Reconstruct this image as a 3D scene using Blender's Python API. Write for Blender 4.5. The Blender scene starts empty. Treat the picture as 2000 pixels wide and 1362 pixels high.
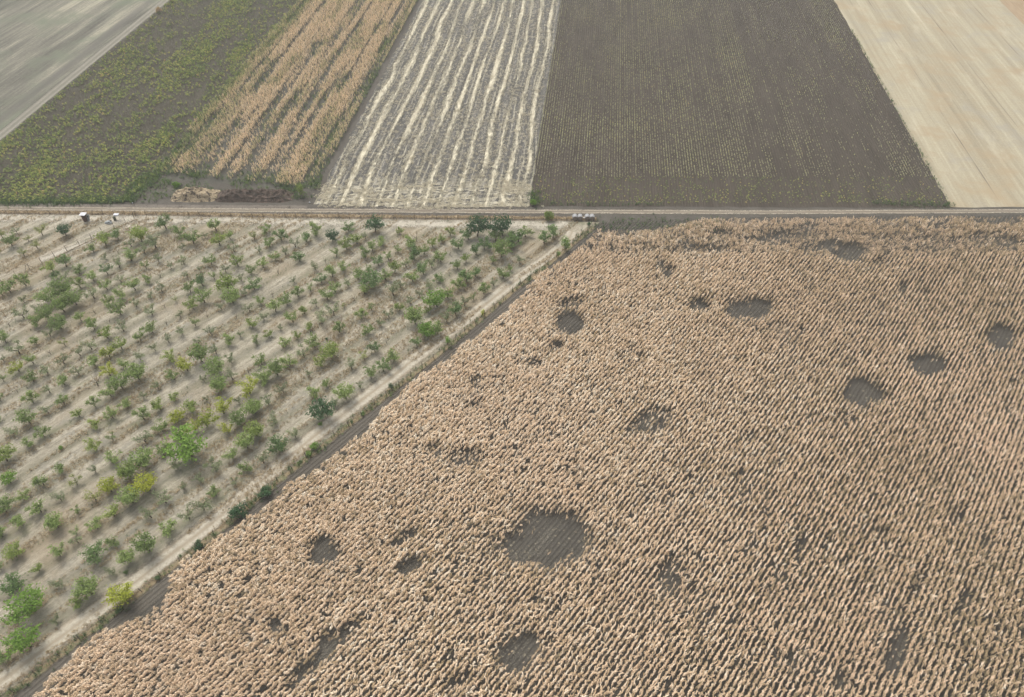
import bpy, math, random
import numpy as np
from mathutils import Vector, Matrix
random.seed(7)
RNG = np.random.default_rng(11)
sc = bpy.context.scene

# ------------------------------------------------------------------ camera
W0, H0 = 2000.0, 1362.0          # the photograph's size, used to turn its pixels into ground points
FOC = 1370.0
CAMH = 100.0
PITCH = math.atan(1415.0 / FOC)  # downward tilt
cam_d = bpy.data.cameras.new('camera')
cam = bpy.data.objects.new('camera', cam_d)
sc.collection.objects.link(cam)
cam.location = (0, 0, CAMH)
cam.rotation_euler = (math.pi / 2 - PITCH, 0, 0)
cam_d.sensor_width = 36
cam_d.lens = 36 * FOC / W0
cam_d.clip_start = 1
cam_d.clip_end = 6000
sc.camera = cam

# ------------------------------------------------------------------ light
SUN_EL, SUN_AZ = math.radians(56), math.radians(-28)    # azimuth from +Y towards +X
wd = bpy.data.worlds.new('World')
sc.world = wd
wd.use_nodes = True
nt = wd.node_tree
bg = nt.nodes['Background']
sky = nt.nodes.new('ShaderNodeTexSky')
sky.sky_type = 'NISHITA'
sky.sun_disc = False
sky.sun_elevation = SUN_EL
sky.sun_rotation = SUN_AZ
sky.air_density = 1.0
sky.dust_density = 4.0
hs = nt.nodes.new('ShaderNodeHueSaturation')
hs.inputs['Saturation'].default_value = 0.16
nt.links.new(sky.outputs[0], hs.inputs['Color'])
nt.links.new(hs.outputs[0], bg.inputs[0])
bg.inputs[1].default_value = 0.13
sd = bpy.data.lights.new('sun', 'SUN')
sd.energy = 1.85
sd.angle = math.radians(24)
sd.color = (1.0, 0.935, 0.80)
sun = bpy.data.objects.new('sun', sd)
sc.collection.objects.link(sun)
dv = Vector((math.sin(SUN_AZ) * math.cos(SUN_EL), math.cos(SUN_AZ) * math.cos(SUN_EL), math.sin(SUN_EL)))
sun.rotation_euler = dv.to_track_quat('Z', 'Y').to_euler()
sun.location = dv * 300
sc.view_settings.view_transform = 'Standard'
sc.view_settings.look = 'None'
sc.view_settings.exposure = 0.60
sc.view_settings.gamma = 1
sc.cycles.max_bounces = 4
sc.cycles.diffuse_bounces = 2
sc.cycles.transmission_bounces = 2
sc.cycles.transparent_max_bounces = 8
sc.cycles.volume_bounces = 0

# ------------------------------------------------------------------ pixel <-> ground
SP, CP = math.sin(PITCH), math.cos(PITCH)
def at(u, v, z=0.0):
    x = (u - 1000) / FOC; t = (v - 681) / FOC
    s = (CAMH - z) / (SP + t * CP)
    return np.array([x * s, (CP - t * SP) * s])
def pix(X, Y, Z):
    d = Y * CP + (CAMH - Z) * SP
    upc = Y * SP - (CAMH - Z) * CP
    return 1000 + FOC * X / d, 681 - FOC * upc / d
def vpdir(u):
    a = math.atan2((u - 1000) / FOC, CP + 1415 / FOC * SP)
    return a                                      # angle from +Y towards +X
A_STRIP, A_CORN, A_ORCH = vpdir(1216), vpdir(2610), vpdir(2640)
def unit(a): return np.array([math.sin(a), math.cos(a)])
def cross(a): return np.array([math.cos(a), -math.sin(a)])
DS, NS = unit(A_STRIP), cross(A_STRIP)
DC, NC = unit(A_CORN), cross(A_CORN)

# the orchard's trees: foot of the trunk and crown width in the photograph, and look
TREES = (
    '231.2,467.5,23.8,d;33.8,456.2,15,s;5,465,17.5,y;23.8,480,25,g;56.2,471.2,13.8,y;83.8,460,20,y;130,461.2,21.2,D;75,487,17.5,y;47.5,500,16.2,y;'
    '1.2,495,7.5,y;325,447.5,27.5,d;352.5,461.2,25,g;277.5,472.5,32.5,v;207.5,480,30,v;257.5,482.5,20,s;305,485,32.5,s;378.8,476.2,30,g;401.2,465.5,13.8,s;'
    '422.5,451.2,25,g;430,479.5,27.5,v;450,467,20,g;457.5,492.5,21.2,s;497.5,468.8,17.5,y;357.5,488,15,s;283.8,496.2,20,s;257.5,510,30,g;231.2,495,12.5,b;'
    '183.8,492.5,20,g;207.5,508,15,s;233.8,522.5,22.5,s;286.2,525,17.5,g;310,512.5,20,s;360,516.2,18.8,s;413.8,517,22.5,g;465,520,22.5,v;391.2,530.5,11.2,s;'
    '441.2,532.5,18.8,s;211.2,536.2,22.5,d;183.8,549.5,22.5,g;237.5,551.2,18.8,s;335,525,13.8,s;313.8,542,15,b;366.2,543,15,s;418.8,545.5,16.2,g;'
    '492.5,535,20,g;471.2,548.8,17.5,s;105,531.2,27.5,v;130,521.2,27.5,d;156.2,535,22.5,g;51.2,558.8,27.5,g;21.2,571.2,27.5,g;130,547.5,20,s;'
    '112.5,545,17.5,d;290,553,20,g;265,566.2,30,g;317.5,570.5,21.2,s;372.5,571.2,22.5,g;396.2,557.5,27.5,d;447.5,570,35,v;497.5,565,27.5,d;210,566.2,21.2,g;'
    '240,582.5,23.8,g;295,583.8,15,s;343.8,589.5,10,y;400,591.2,30,g;478.8,577.5,17.5,s;456.2,591.2,32.5,g;157.5,562.5,22.5,v;128.8,577.5,35,g;'
    '103.8,591.2,32.5,g;185,583.8,32.5,s;150,595,32.5,g;213.8,596.2,20,v;47.5,591.2,15,s;5,577.5,17.5,g;75,607.5,17.5,s;126.2,608.8,32.5,g;236.2,615,30,g;'
    '267.5,599.5,20,s;322.5,600.5,12.5,b;297.5,615.5,25,s;377.5,603.8,23.8,v;433.8,605.5,17.5,s;487.5,608,20,s;97.5,623.8,32.5,g;47.5,621.2,27.5,s;'
    '186.2,612,12.5,b;158.8,627.5,21.2,g;120,642.5,32.5,g;72.5,637.5,25,g;18.8,636.2,17.5,b;215,629.5,12.5,b;185,643.8,27.5,g;242.5,647,25,s;'
    '352.5,619.5,15,s;326.2,635,12.5,b;462.5,622.5,15,b;406.2,621.2,10,b;382.5,636.2,17.5,g;493.8,640,22.5,v;98.8,657,20,s;12.5,670,27.5,g;72.5,673.8,20,g;'
    '211.2,661.2,27.5,v;298.8,650,27.5,g;275,665,22.5,g;356.2,653,21.2,s;415,655,22.5,s;470,657.5,15,s;180,682.5,27.5,s;127.5,675,17.5,y;38.8,691.2,30,s;'
    '330,668.8,18.8,s;448.8,672.5,22.5,g;388.8,672.5,15,s;422.5,691.2,22.5,s;500,670,17.5,g;215,698.8,27.5,Y;238.8,682.5,27.5,v;303.8,685,17.5,s;'
    '275,702.5,22.5,s;333.8,706.2,27.5,v;395,706.2,35,g;452.5,708.8,22.5,s;157.5,695,18.8,s;98.8,691.2,13.8,b;126.2,711.2,25,s;66.2,710,22.5,g;'
    '8.8,706.2,12.5,s;37.5,726.2,25,Y;246.2,717.5,22.5,g;186.2,715,27.5,g;367.5,725,30,Y;425,727.5,37.5,g;486.2,728.8,17.5,b;216.2,735,27.5,Y;'
    '155,732.5,22.5,s;93.8,730,25,s;66.2,745.5,25,g;7.5,745,15,g;126.2,751.2,25,g;191.2,753,25,b;272.5,741.2,35,g;340,741.2,22.5,g;241.2,760,32.5,g;'
    '310,760.5,20,s;398.8,745,15,s;432.5,763.8,32.5,g;455,741.2,25,s;488.8,768.8,37.5,Y;35,765.5,12.5,b;97.5,767.5,20,s;65,786.2,27.5,g;2.5,783.8,17.5,g;'
    '217.5,775,27.5,g;281.2,778.8,15,s;342.5,782.5,18.8,v;405,783.8,12.5,s;467.5,787,17.5,s;126.2,788.8,25,g;186.2,794.5,23.8,g;251.2,795,22.5,g;'
    '313.8,800.5,27.5,v;375,805,30,v;437.5,807.5,35,Y;96.2,807.5,22.5,s;156.2,813.8,21.2,v;1.2,825,15,g;221.2,817,27.5,g;282.5,820,30,g;347.5,823.8,27.5,Z;'
    '317.5,843,27.5,g;60,827.5,32.5,g;187.5,836.2,22.5,v;405,832.5,37.5,Y;470,830,32.5,g;381.2,842.5,27.5,Y;500,800,25,g;446.2,843.8,22.5,Y;87.5,853.8,25,g;'
    '28.8,848.8,25,s;221.2,860,17.5,g;285,863.8,30,s;348.8,860,20,s;500,847.5,20,g;58.8,872.5,23.8,g;188.8,878.8,27.5,v;375,890,62.5,G;483.8,875,37.5,g;'
    '320,885,22.5,g;455,895,27.5,g;13.8,900,35,v;222.5,902.5,30,g;285,912.5,42.5,g;347.5,915,27.5,s;422.5,920,32.5,s;483.8,920,23.8,g;121.2,923.8,23.8,g;'
    '187.5,923,17.5,s;255,932.5,35,v;21.2,943.8,22.5,G;86.2,948,27.5,g;151.2,946.2,25,y;391.2,941.2,22.5,s;217.5,960,32.5,Z;292.5,957.5,42.5,Z;'
    '460,946.2,17.5,s;50,972.5,22.5,g;120,976.2,25,s;360,956.2,17.5,s;188.8,978.8,27.5,y;260,982.5,40,g;422.5,967.5,25,g;12.5,1000,32.5,g;81.2,1000,30,g;'
    '153.8,1002.5,17.5,g;223.8,1007.5,30,v;325,982.5,35,s;398.8,995,35,s;296.2,1011.2,27.5,s;370,1013.8,30,s;45,1027.5,30,g;113.8,1030,35,g;'
    '191.2,1032.5,27.5,g;332.5,1040,30,g;5,1042.5,20,g;150,1042.5,17.5,g;5,1048.8,20,g;152.5,1060,25,s;226.2,1065,23.8,g;292.5,1076.2,42.5,g;'
    '32.5,1087.5,32.5,v;117.5,1086.2,30,g;2.5,1112.5,17.5,g;193.8,1092.5,35,d;77.5,1115,22.5,v;255,1097.5,32.5,g;116.2,1145,25,s;37.5,1150,42.5,d;'
    '220,1120,22.5,s;180,1160,45,g;155,1180,27.5,v;246.2,1175,47.5,Z;70,1192.5,52.5,G;35,1212.5,20,s;112.5,1217.5,22.5,s;60,1262.5,42.5,G;15,1287.5,30,g;'
    '520,456.2,22.5,g;550,470,25,d;527.5,482.5,22.5,g;598.8,472.5,22.5,d;617.5,460,25,g;577.5,482.5,22.5,s;558.8,497,15,s;537.5,508.8,21.2,g;'
    '515,522.5,21.2,g;507.5,493.8,12.5,s;586.2,511.2,25,d;543.8,535,15,b;532.5,578.8,15,b;575,552.5,12.5,s;616.2,526.2,17.5,s;636.2,512.5,11.2,b;'
    '627.5,553,21.2,d;650,541.2,23.8,g;657.5,501.2,18.8,g;650,471.2,21.2,D;681.2,451.2,23.8,d;677.5,487.5,25,v;697.5,476.2,22.5,v;713.8,467.5,15,s;'
    '733.8,453.8,26.2,D;746.2,480,20,g;727.5,490,20,g;781.2,457.5,15,v;712.5,502.5,22.5,g;670,528.8,22.5,g;606.2,568.8,17.5,g;582.5,580,25,g;'
    '561.2,596.2,25,g;510,593.8,20,g;538.8,608.8,27.5,g;638.8,585,27.5,g;655,570,22.5,g;680,558.8,20,s;700,545,26.2,g;720,532.5,17.5,g;617.5,598.8,18.8,s;'
    '595,613.8,17.5,v;572.5,628.8,25,g;516.2,626.2,18.8,s;548.8,645,12.5,s;526.2,660,15,v;605,645,17.5,v;628.8,632.5,30,s;652.5,616.2,27.5,s;'
    '672.5,601.2,10,y;692.5,587.5,7.5,b;663.8,650,26.2,g;582.5,661.2,16.2,v;558.8,677.5,22.5,g;502.5,675,12.5,s;615,678.8,27.5,g;593.8,697.5,27.5,s;'
    '648.8,697.5,32.5,v;627.5,716.2,22.5,v;567.5,713.8,25,g;542.5,732.5,32.5,g;511.2,712.5,22.5,g;605,735,15,s;515,742.5,27.5,g;740,518.8,21.2,d;'
    '758.8,507.5,18.8,g;777.5,493.8,16.2,g;813.8,471.2,22.5,b;800,482.5,25,g;810,507.5,30,d;828.8,496.2,20,g;845,482.5,17.5,v;863.8,472.5,17.5,v;'
    '880,460,18.8,v;771.2,532.5,23.8,v;792.5,521.2,17.5,g;753.8,547.5,23.8,g;726.2,560,35,d;712.5,573.8,22.5,g;806.2,550,26.2,g;827.5,536.2,27.5,d;'
    '843.8,523.8,22.5,s;861.2,511.2,25,g;895,486.2,23.8,d;910,512.5,18.8,v;893.8,525,21.2,g;878.8,498.8,6.2,b;932.5,461.2,37.5,D;915,467.5,27.5,d;'
    '946.2,487.5,27.5,d;930,497.5,22.5,d;981.2,458.8,35,D;967.5,471.2,25,d;980,502.5,32.5,g;997.5,485,25,d;962.5,515,17.5,g;860,551.2,21.2,d;'
    '877.5,538.8,12.5,b;911.2,552.5,27.5,d;928.8,540,22.5,d;996.2,527.5,15,g;982.5,543.8,23.8,g;963.8,557.5,15,s;945,573.8,25,g;895,565,26.2,g;840,565,20,s;'
    '873.8,581.2,23.8,g;853.8,598.8,32.5,G;820,578.8,15,s;801.2,593.8,18.8,s;768.8,577.5,27.5,s;782.5,562.5,17.5,s;781.2,607.5,20,v;726.2,606.2,17.5,g;'
    '760,620,22.5,s;706.2,622.5,22.5,g;742.5,636.2,18.8,s;718.8,652.5,23.8,g;836.2,611.2,15,v;811.2,632.5,35,g;890,613.8,30,d;907.5,597.5,22.5,s;'
    '925,585,15,g;872.5,628.8,21.2,s;855,652.5,30,g;835,657.5,27.5,G;813.8,675,20,d;732.5,687.5,22.5,d;711.2,701.2,20,y;687.5,721.2,22.5,s;770,705,27.5,g;'
    '725,738.8,27.5,g;748.8,725,25,d;755,670,15,b;997.5,480,25,d;1012.5,472.5,27.5,d;1026.2,462.5,22.5,g;1062.5,475,27.5,d;1080,465,27.5,d;1015,515,15,s;'
    '553.8,767.5,25,s;520,750,23.8,g;500,807.5,32.5,g;525,790,25,s;537.5,827.5,25,s;502.5,852.5,35,v;613.8,775,25,g;638.8,756.2,20,g;676.2,778.8,35,g;'
    '655,795,20,s;628.8,815,35,D;577.5,855,23.8,s;547.5,880,37.5,d;516.2,905,27.5,s;703.8,757.5,15,s;')
def _rowphase():
    c = []
    for e in TREES.split(';'):
        if e.strip():
            a, b = e.split(',')[:2]; a, b = float(a), float(b)
            if a > 262 or b > 560: c.append(at(a, b) @ cross(A_ORCH))
    return float(np.angle(np.exp(2j * math.pi * np.array(c) / 4.86).mean()) / (2 * math.pi) * 4.86)
ROWPH = _rowphase()

# ------------------------------------------------------------------ scene helpers
def tag(o, label=None, cat=None, group=None, kind=None):
    if label: o['label'] = label
    if cat: o['category'] = cat
    if group: o['group'] = group
    if kind: o['kind'] = kind
    return o
def link(o, parent=None):
    sc.collection.objects.link(o)
    if parent: o.parent = parent
    return o
def empty(name, x, y, z=0, rz=0):
    o = bpy.data.objects.new(name, None)
    o.empty_display_size = 0.3
    o.location = (x, y, z); o.rotation_euler = (0, 0, rz)
    return link(o)
class MB:
    def __init__(s): s.v = []; s.f = []
    def add(s, vs, fs):
        n = len(s.v); s.v += [tuple(map(float, p)) for p in vs]; s.f += [tuple(n + i for i in q) for q in fs]
    def box(s, c, d, rz=0, tilt=None):
        vs = []
        for z in (-.5, .5):
            for x, y in ((-.5, -.5), (.5, -.5), (.5, .5), (-.5, .5)):
                p = Vector((x * d[0], y * d[1], z * d[2]))
                if tilt: p = tilt @ p
                p = Matrix.Rotation(rz, 3, 'Z') @ p
                vs.append((p.x + c[0], p.y + c[1], p.z + c[2]))
        s.add(vs, [(3, 2, 1, 0), (4, 5, 6, 7), (0, 1, 5, 4), (1, 2, 6, 5), (2, 3, 7, 6), (3, 0, 4, 7)])
    def tube(s, pts, rad, n=6, cap=True):
        pts = [Vector(p) for p in pts]; rings = []
        for i, p in enumerate(pts):
            d = (pts[min(i + 1, len(pts) - 1)] - pts[max(i - 1, 0)]).normalized()
            a = d.orthogonal().normalized(); b = d.cross(a)
            rings.append([p + (a * math.cos(k * 2 * math.pi / n) + b * math.sin(k * 2 * math.pi / n)) * rad[i] for k in range(n)])
        fs = []
        for i in range(len(pts) - 1):
            for k in range(n):
                fs.append((i * n + k, i * n + (k + 1) % n, (i + 1) * n + (k + 1) % n, (i + 1) * n + k))
        if cap: fs += [tuple(range(n))[::-1], tuple((len(pts) - 1) * n + k for k in range(n))]
        s.add([q for r in rings for q in r], fs)
    def mesh(s, name, mat=None, smooth=False):
        me = bpy.data.meshes.new(name)
        me.from_pydata(s.v, [], s.f); me.update()
        if mat: me.materials.append(mat)
        if smooth: me.polygons.foreach_set('use_smooth', [True] * len(me.polygons))
        return me
    def build(s, name, mat=None, parent=None, smooth=False):
        return link(bpy.data.objects.new(name, s.mesh(name, mat, smooth)), parent)

# ------------------------------------------------------------------ material helpers
class NM:
    """small helper round a material's node tree"""
    def __init__(s, name, rough=0.9):
        s.m = bpy.data.materials.new(name); s.m.use_nodes = True
        s.t = s.m.node_tree; s.b = s.t.nodes['Principled BSDF']
        s.b.inputs['Roughness'].default_value = rough
        s.b.inputs['Specular IOR Level'].default_value = 0.13
    def n(s, typ, **k):
        nd = s.t.nodes.new(typ)
        for a, b in k.items(): setattr(nd, a, b)
        return nd
    def l(s, a, b): s.t.links.new(a, b)
    def pos(s, ang=0.0, sx=1, sy=1, off=(0, 0, 0)):
        """world position turned so that Y runs along the direction ang, then scaled"""
        g = s.n('ShaderNodeNewGeometry')
        r = s.n('ShaderNodeVectorRotate', rotation_type='Z_AXIS'); r.inputs['Angle'].default_value = ang
        s.l(g.outputs['Position'], r.inputs['Vector'])
        mp = s.n('ShaderNodeMapping'); mp.inputs['Scale'].default_value = (sx, sy, 1); mp.inputs['Location'].default_value = off
        s.l(r.outputs[0], mp.inputs[0]); return mp.outputs[0]
    def noise(s, vec, scale=1, detail=3, rough=.55, dist=0):
        q = s.n('ShaderNodeTexNoise'); q.inputs['Scale'].default_value = scale; q.inputs['Detail'].default_value = detail
        q.inputs['Roughness'].default_value = rough; q.inputs['Distortion'].default_value = dist
        s.l(vec, q.inputs['Vector']); return q.outputs['Fac']
    def math(s, op, a, b=None, clamp=False):
        q = s.n('ShaderNodeMath', operation=op); q.use_clamp = clamp
        for i, x in enumerate((a, b)):
            if x is None: continue
            if isinstance(x, (int, float)): q.inputs[i].default_value = x
            else: s.l(x, q.inputs[i])
        return q.outputs[0]
    def remap(s, x, a, b, c=0, d=1, smooth=False):
        q = s.n('ShaderNodeMapRange', clamp=True)
        if smooth: q.interpolation_type = 'SMOOTHSTEP'
        s.l(x, q.inputs[0])
        for i, y in enumerate((a, b, c, d)): q.inputs[i + 1].default_value = y
        return q.outputs[0]
    def mix(s, f, a, b, mode='MIX'):
        q = s.n('ShaderNodeMix', data_type='RGBA', blend_type=mode)
        for i, x in ((0, f), (6, a), (7, b)):
            if isinstance(x, (int, float)): q.inputs[i].default_value = x
            elif isinstance(x, tuple): q.inputs[i].default_value = (*x, 1)
            else: s.l(x, q.inputs[i])
        return q.outputs[2]
    def ramp(s, f, stops):
        q = s.n('ShaderNodeValToRGB'); s.l(f, q.inputs[0]); e = q.color_ramp.elements
        while len(e) < len(stops): e.new(0.5)
        for i, (p, c) in enumerate(stops): e[i].position = p; e[i].color = (*c, 1)
        return q.outputs[0]
    def color(s, c):
        if isinstance(c, tuple): s.b.inputs['Base Color'].default_value = (*c, 1)
        else: s.l(c, s.b.inputs['Base Color'])
    def bump(s, h, dist=0.1, st=1.0):
        q = s.n('ShaderNodeBump'); q.inputs['Distance'].default_value = dist; q.inputs['Strength'].default_value = st
        s.l(h, q.inputs['Height']); s.l(q.outputs[0], s.b.inputs['Normal'])
    def alpha(s, a): s.l(a, s.b.inputs['Alpha'])
    def xyz(s, vec):
        q = s.n('ShaderNodeSeparateXYZ'); s.l(vec, q.inputs[0]); return q.outputs
    def uv(s):
        q = s.n('ShaderNodeUVMap'); return q.outputs[0]

def soil_mat(name, ang, base=(.085, .076, .066), hi=(.13, .118, .102), row=0.0, flecks=None, fleck_lo=.62, clod=1.0):
    m = NM(name)
    p = m.pos(ang)
    a = m.noise(m.pos(ang, .25, .05), 1, 4, .6)
    b = m.noise(p, 1.3, 5, .85)
    c = m.mix(m.remap(m.math('ADD', m.math('MULTIPLY', a, .5), m.math('MULTIPLY', b, .5)), .38, .62), base, hi)
    h = b
    if row:
        x = m.xyz(p)[0]
        sn = m.math('SINE', m.math('MULTIPLY', x, 2 * math.pi / row))
        c = m.mix(m.math('MULTIPLY', m.remap(sn, .1, 1, 0, .42), m.remap(m.noise(m.pos(ang, 1.2, .35, (9, 9, 0)), 1, 4, .8), .38, .62)), c, tuple(v * 1.5 for v in hi))
        h = m.math('ADD', b, m.math('MULTIPLY', sn, .4))
    if flecks:
        f = m.noise(p, 5.5, 3, .8)
        g = m.noise(m.pos(ang, .3, .12, (5, 3, 0)), 1, 3, .6)
        c = m.mix(m.remap(m.math('ADD', f, m.math('MULTIPLY', g, .25)), fleck_lo + .1, fleck_lo + .2), c, flecks)
    m.color(c); m.bump(h, .12 * clod)
    return m.m

# ------------------------------------------------------------------ sheets of ground
def sheet(name, pts, z, mat, edge=0.0, step=3.0, seed=0):
    """a flat field polygon; its edges wander by `edge` metres"""
    r = np.random.default_rng(seed); P = []
    n = len(pts)
    for i in range(n):
        a, b = np.array(pts[i], float), np.array(pts[(i + 1) % n], float)
        L = np.linalg.norm(b - a); k = max(1, int(L / step)) if edge else 1
        d = (b - a) / max(L, 1e-6); nn = np.array([-d[1], d[0]])
        for j in range(k):
            p = a + (b - a) * j / k
            if j and edge: p = p + nn * r.normal(0, edge)
            P.append(p)
    me = bpy.data.meshes.new(name)
    me.from_pydata([(p[0], p[1], z) for p in P], [], [tuple(range(len(P)))])
    me.update()
    me.materials.append(mat)
    o = link(bpy.data.objects.new(name, me)); o['kind'] = 'structure'
    if me.polygons[0].normal.z < 0: me.flip_normals()
    return o
def resample(P, step):
    P = np.array(P, float); d = np.r_[0, np.cumsum(np.linalg.norm(np.diff(P, axis=0), axis=1))]
    s = np.arange(0, d[-1] + step * .5, step); s[-1] = min(s[-1], d[-1])
    return np.c_[np.interp(s, d, P[:, 0]), np.interp(s, d, P[:, 1])], s
def ribbon(name, P, width, z, mat, nx=4, step=4.0):
    """a strip along a line, UV in metres: u across (0 = centre), v along"""
    Q, s = resample(P, step)
    T = np.gradient(Q, axis=0); T /= np.linalg.norm(T, axis=1)[:, None]
    N = np.c_[T[:, 1], -T[:, 0]]
    vs, uvs, fs = [], [], []
    for i in range(len(Q)):
        for j in range(nx + 1):
            w = (j / nx - .5) * width
            p = Q[i] + N[i] * w
            vs.append((p[0], p[1], z)); uvs.append((w, s[i]))
    for i in range(len(Q) - 1):
        for j in range(nx):
            a = i * (nx + 1) + j
            fs.append((a, a + 1, a + nx + 2, a + nx + 1))
    me = bpy.data.meshes.new(name); me.from_pydata(vs, [], fs); me.update()
    uvl = me.uv_layers.new(name='UVMap')
    for lp in me.loops: uvl.data[lp.index].uv = uvs[lp.vertex_index]
    me.materials.append(mat)
    o = link(bpy.data.objects.new(name, me)); o['kind'] = 'structure'
    return o

# the parallel strips beyond the cross road, as offsets across them
def soff(u, v): return float(at(u, v) @ NS)
S_TRACK = soff(0, 277); S_23 = soff(352, 290); S_34 = soff(636, 356); S_45 = soff(1035, 352); S_56 = soff(1843, 377); S_67 = soff(2000, 49)
def strip_poly(s0, s1, y_near, y_far=470):
    """strip between offsets s0 and s1, from the line world-Y = y_near(x) to y_far"""
    def P(s, Y):       # point with offset s and world y
        q = (Y - s * NS[1]) / DS[1]
        return s * NS + q * DS
    return [P(s0, y_near), P(s1, y_near), P(s1, y_far), P(s0, y_far)]
def Yof(v): return float(at(1000, v)[1])

# ------------------------------------------------------------------ ground materials
M_ground = soil_mat('soil_ground', 0, (.064, .058, .05), (.105, .096, .084))
M_f2 = soil_mat('weedy_soil', A_STRIP, (.044, .041, .031), (.076, .069, .052))
M_f3 = soil_mat('dark_soil', A_STRIP, (.062, .06, .052), (.10, .096, .082))
M_f5 = soil_mat('row_soil', A_STRIP, (.042, .035, .0285), (.076, .064, .052), row=.70)
M_corn = soil_mat('corn_soil', A_CORN, (.043, .039, .034), (.074, .067, .058), row=.70, flecks=(.27, .25, .20), fleck_lo=.60)
M_furrow = soil_mat('bare_soil', A_CORN, (.064, .056, .047), (.10, .09, .076), row=.70, flecks=(.30, .27, .2), fleck_lo=.66)

def stubble_grey():
    m = NM('grey_stubble')
    a = m.noise(m.pos(A_STRIP + .06, .16, .014), 1, 5, .6)
    b = m.noise(m.pos(A_STRIP + .06, 1.1, .04), 1, 5, .8)
    c = m.noise(m.pos(0), 1.2, 5, .95)
    e = m.noise(m.pos(0, 1, 1, (50, 0, 0)), .055, 4, .65)
    f = m.math('ADD', m.math('ADD', m.math('MULTIPLY', a, .42), m.math('MULTIPLY', b, .33)), m.math('MULTIPLY', c, .25))
    col = m.ramp(m.remap(f, .41, .59), [(0, (.07, .068, .057)), (.35, (.12, .116, .097)), (.65, (.18, .172, .14)), (1, (.31, .29, .225))])
    col = m.mix(m.remap(e, .5, .72), col, (.135, .15, .11))
    x = m.xyz(m.pos(A_STRIP))[0]
    band = m.math('SUBTRACT', 1.0, m.remap(m.math('ABSOLUTE', m.math('SUBTRACT', x, S_TRACK - 7.5)), 0, 3.2, smooth=True))
    col = m.mix(m.math('MULTIPLY', band, m.remap(b, .3, .6, .35, .85)), col, (.105, .10, .09))
    m.color(col); m.bump(c, .1); return m.m
def stubble_pale():
    m = NM('pale_stubble')
    a = m.noise(m.pos(A_STRIP, .30, .006), 1, 4, .6)
    b = m.noise(m.pos(A_STRIP, 1.5, .03, (9, 0, 0)), 1, 4, .7)
    c = m.noise(m.pos(0), .075, 5, .65)
    c2 = m.noise(m.pos(A_STRIP, .14, .05, (30, 4, 0)), 1, 5, .7)
    d = m.noise(m.pos(0), 1.6, 4, .9)
    f = m.math('ADD', m.math('ADD', m.math('MULTIPLY', a, .45), m.math('MULTIPLY', b, .25)), m.math('MULTIPLY', d, .3))
    col = m.ramp(m.remap(f, .34, .66), [(0, (.20, .172, .125)), (.4, (.29, .255, .185)), (.7, (.36, .325, .24)), (1, (.48, .44, .335))])
    col = m.mix(m.remap(c, .50, .66, 0, .75), col, (.31, .245, .16))
    col = m.mix(m.remap(c, .33, .45, .6, 0), col, (.275, .26, .225))
    col = m.mix(m.remap(c2, .55, .7, 0, .5), col, (.44, .40, .31))
    # tramlines: thin darker wheel marks
    x = m.xyz(m.pos(A_STRIP))[0]
    w = m.math('ABSOLUTE', m.math('SUBTRACT', m.math('FRACT', m.math('DIVIDE', x, 19.0)), .5))
    line = m.math('SUBTRACT', 1.0, m.remap(w, .004, .012))
    g = m.noise(m.pos(A_STRIP, .2, .03, (3, 3, 0)), 1, 3, .6)
    col = m.mix(m.math('MULTIPLY', line, m.remap(g, .45, .6)), col, (.16, .13, .10))
    m.color(col); m.bump(d, .06); return m.m
def straw_field():
    m = NM('harvested_field')
    p = m.pos(A_STRIP)
    d = m.noise(m.pos(A_STRIP, 1.9, .5), 1, 5, 1.0)
    wv = m.noise(m.pos(A_STRIP, .035, .011, (4, 1, 0)), 1, 4, .55)
    x = m.math('ADD', m.xyz(p)[0], m.math('MULTIPLY', m.math('SUBTRACT', wv, .5), 8.0))
    w = m.math('ABSOLUTE', m.math('SUBTRACT', m.math('FRACT', m.math('DIVIDE', x, 4.0)), .5))
    g = m.noise(m.pos(A_STRIP, .26, .022, (7, 2, 0)), 1, 4, .7)
    wid = m.remap(g, .32, .62, -.01, .30)
    dd = m.math('MULTIPLY', m.math('SUBTRACT', d, .5), 1.3)
    wr = m.remap(m.math('SUBTRACT', m.math('ADD', wid, dd), w), -.10, .12)
    st = m.noise(m.pos(A_STRIP, .9, .03, (3, 9, 0)), 1, 3, .7)
    flk = m.remap(m.math('ADD', d, m.math('MULTIPLY', st, .35)), .67, .83)
    col = m.mix(flk, (.078, .076, .071), (.33, .31, .28))
    pale = m.mix(m.remap(d, .35, .6), (.40, .36, .27), (.68, .63, .49))
    col = m.mix(m.math('MULTIPLY', wr, m.remap(st, .35, .5, .4, .95)), col, pale)
    wf = m.math('ABSOLUTE', m.math('SUBTRACT', m.math('FRACT', m.math('DIVIDE', m.math('ADD', x, .7), 1.55)), .5))
    gf = m.noise(m.pos(A_STRIP, .5, .04, (17, 5, 0)), 1, 3, .7)
    col = m.mix(m.math('MULTIPLY', m.remap(m.math('SUBTRACT', m.math('ADD', m.remap(gf, .4, .65, -.1, .16), dd), wf), -.08, .08), .5), col, pale)
    # straw dropped in loops where the harvester turned, at the near end
    y = m.xyz(m.pos(0))[1]
    t = m.noise(m.pos(0, .10, .34, (2, 2, 0)), 1, 5, .65, 1.6)
    t2 = m.math('ABSOLUTE', m.math('SUBTRACT', t, .5))
    sw = m.math('MULTIPLY', m.math('SUBTRACT', 1.0, m.remap(m.math('ADD', t2, m.math('MULTIPLY', m.math('SUBTRACT', d, .5), .12)), .0, .055)), m.remap(y, YR + 7, YR + 14, .95, 0))
    col = m.mix(sw, col, pale)
    m.color(col); m.bump(m.math('ADD', d, m.math('MULTIPLY', wr, 1.0)), .16); return m.m
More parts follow.
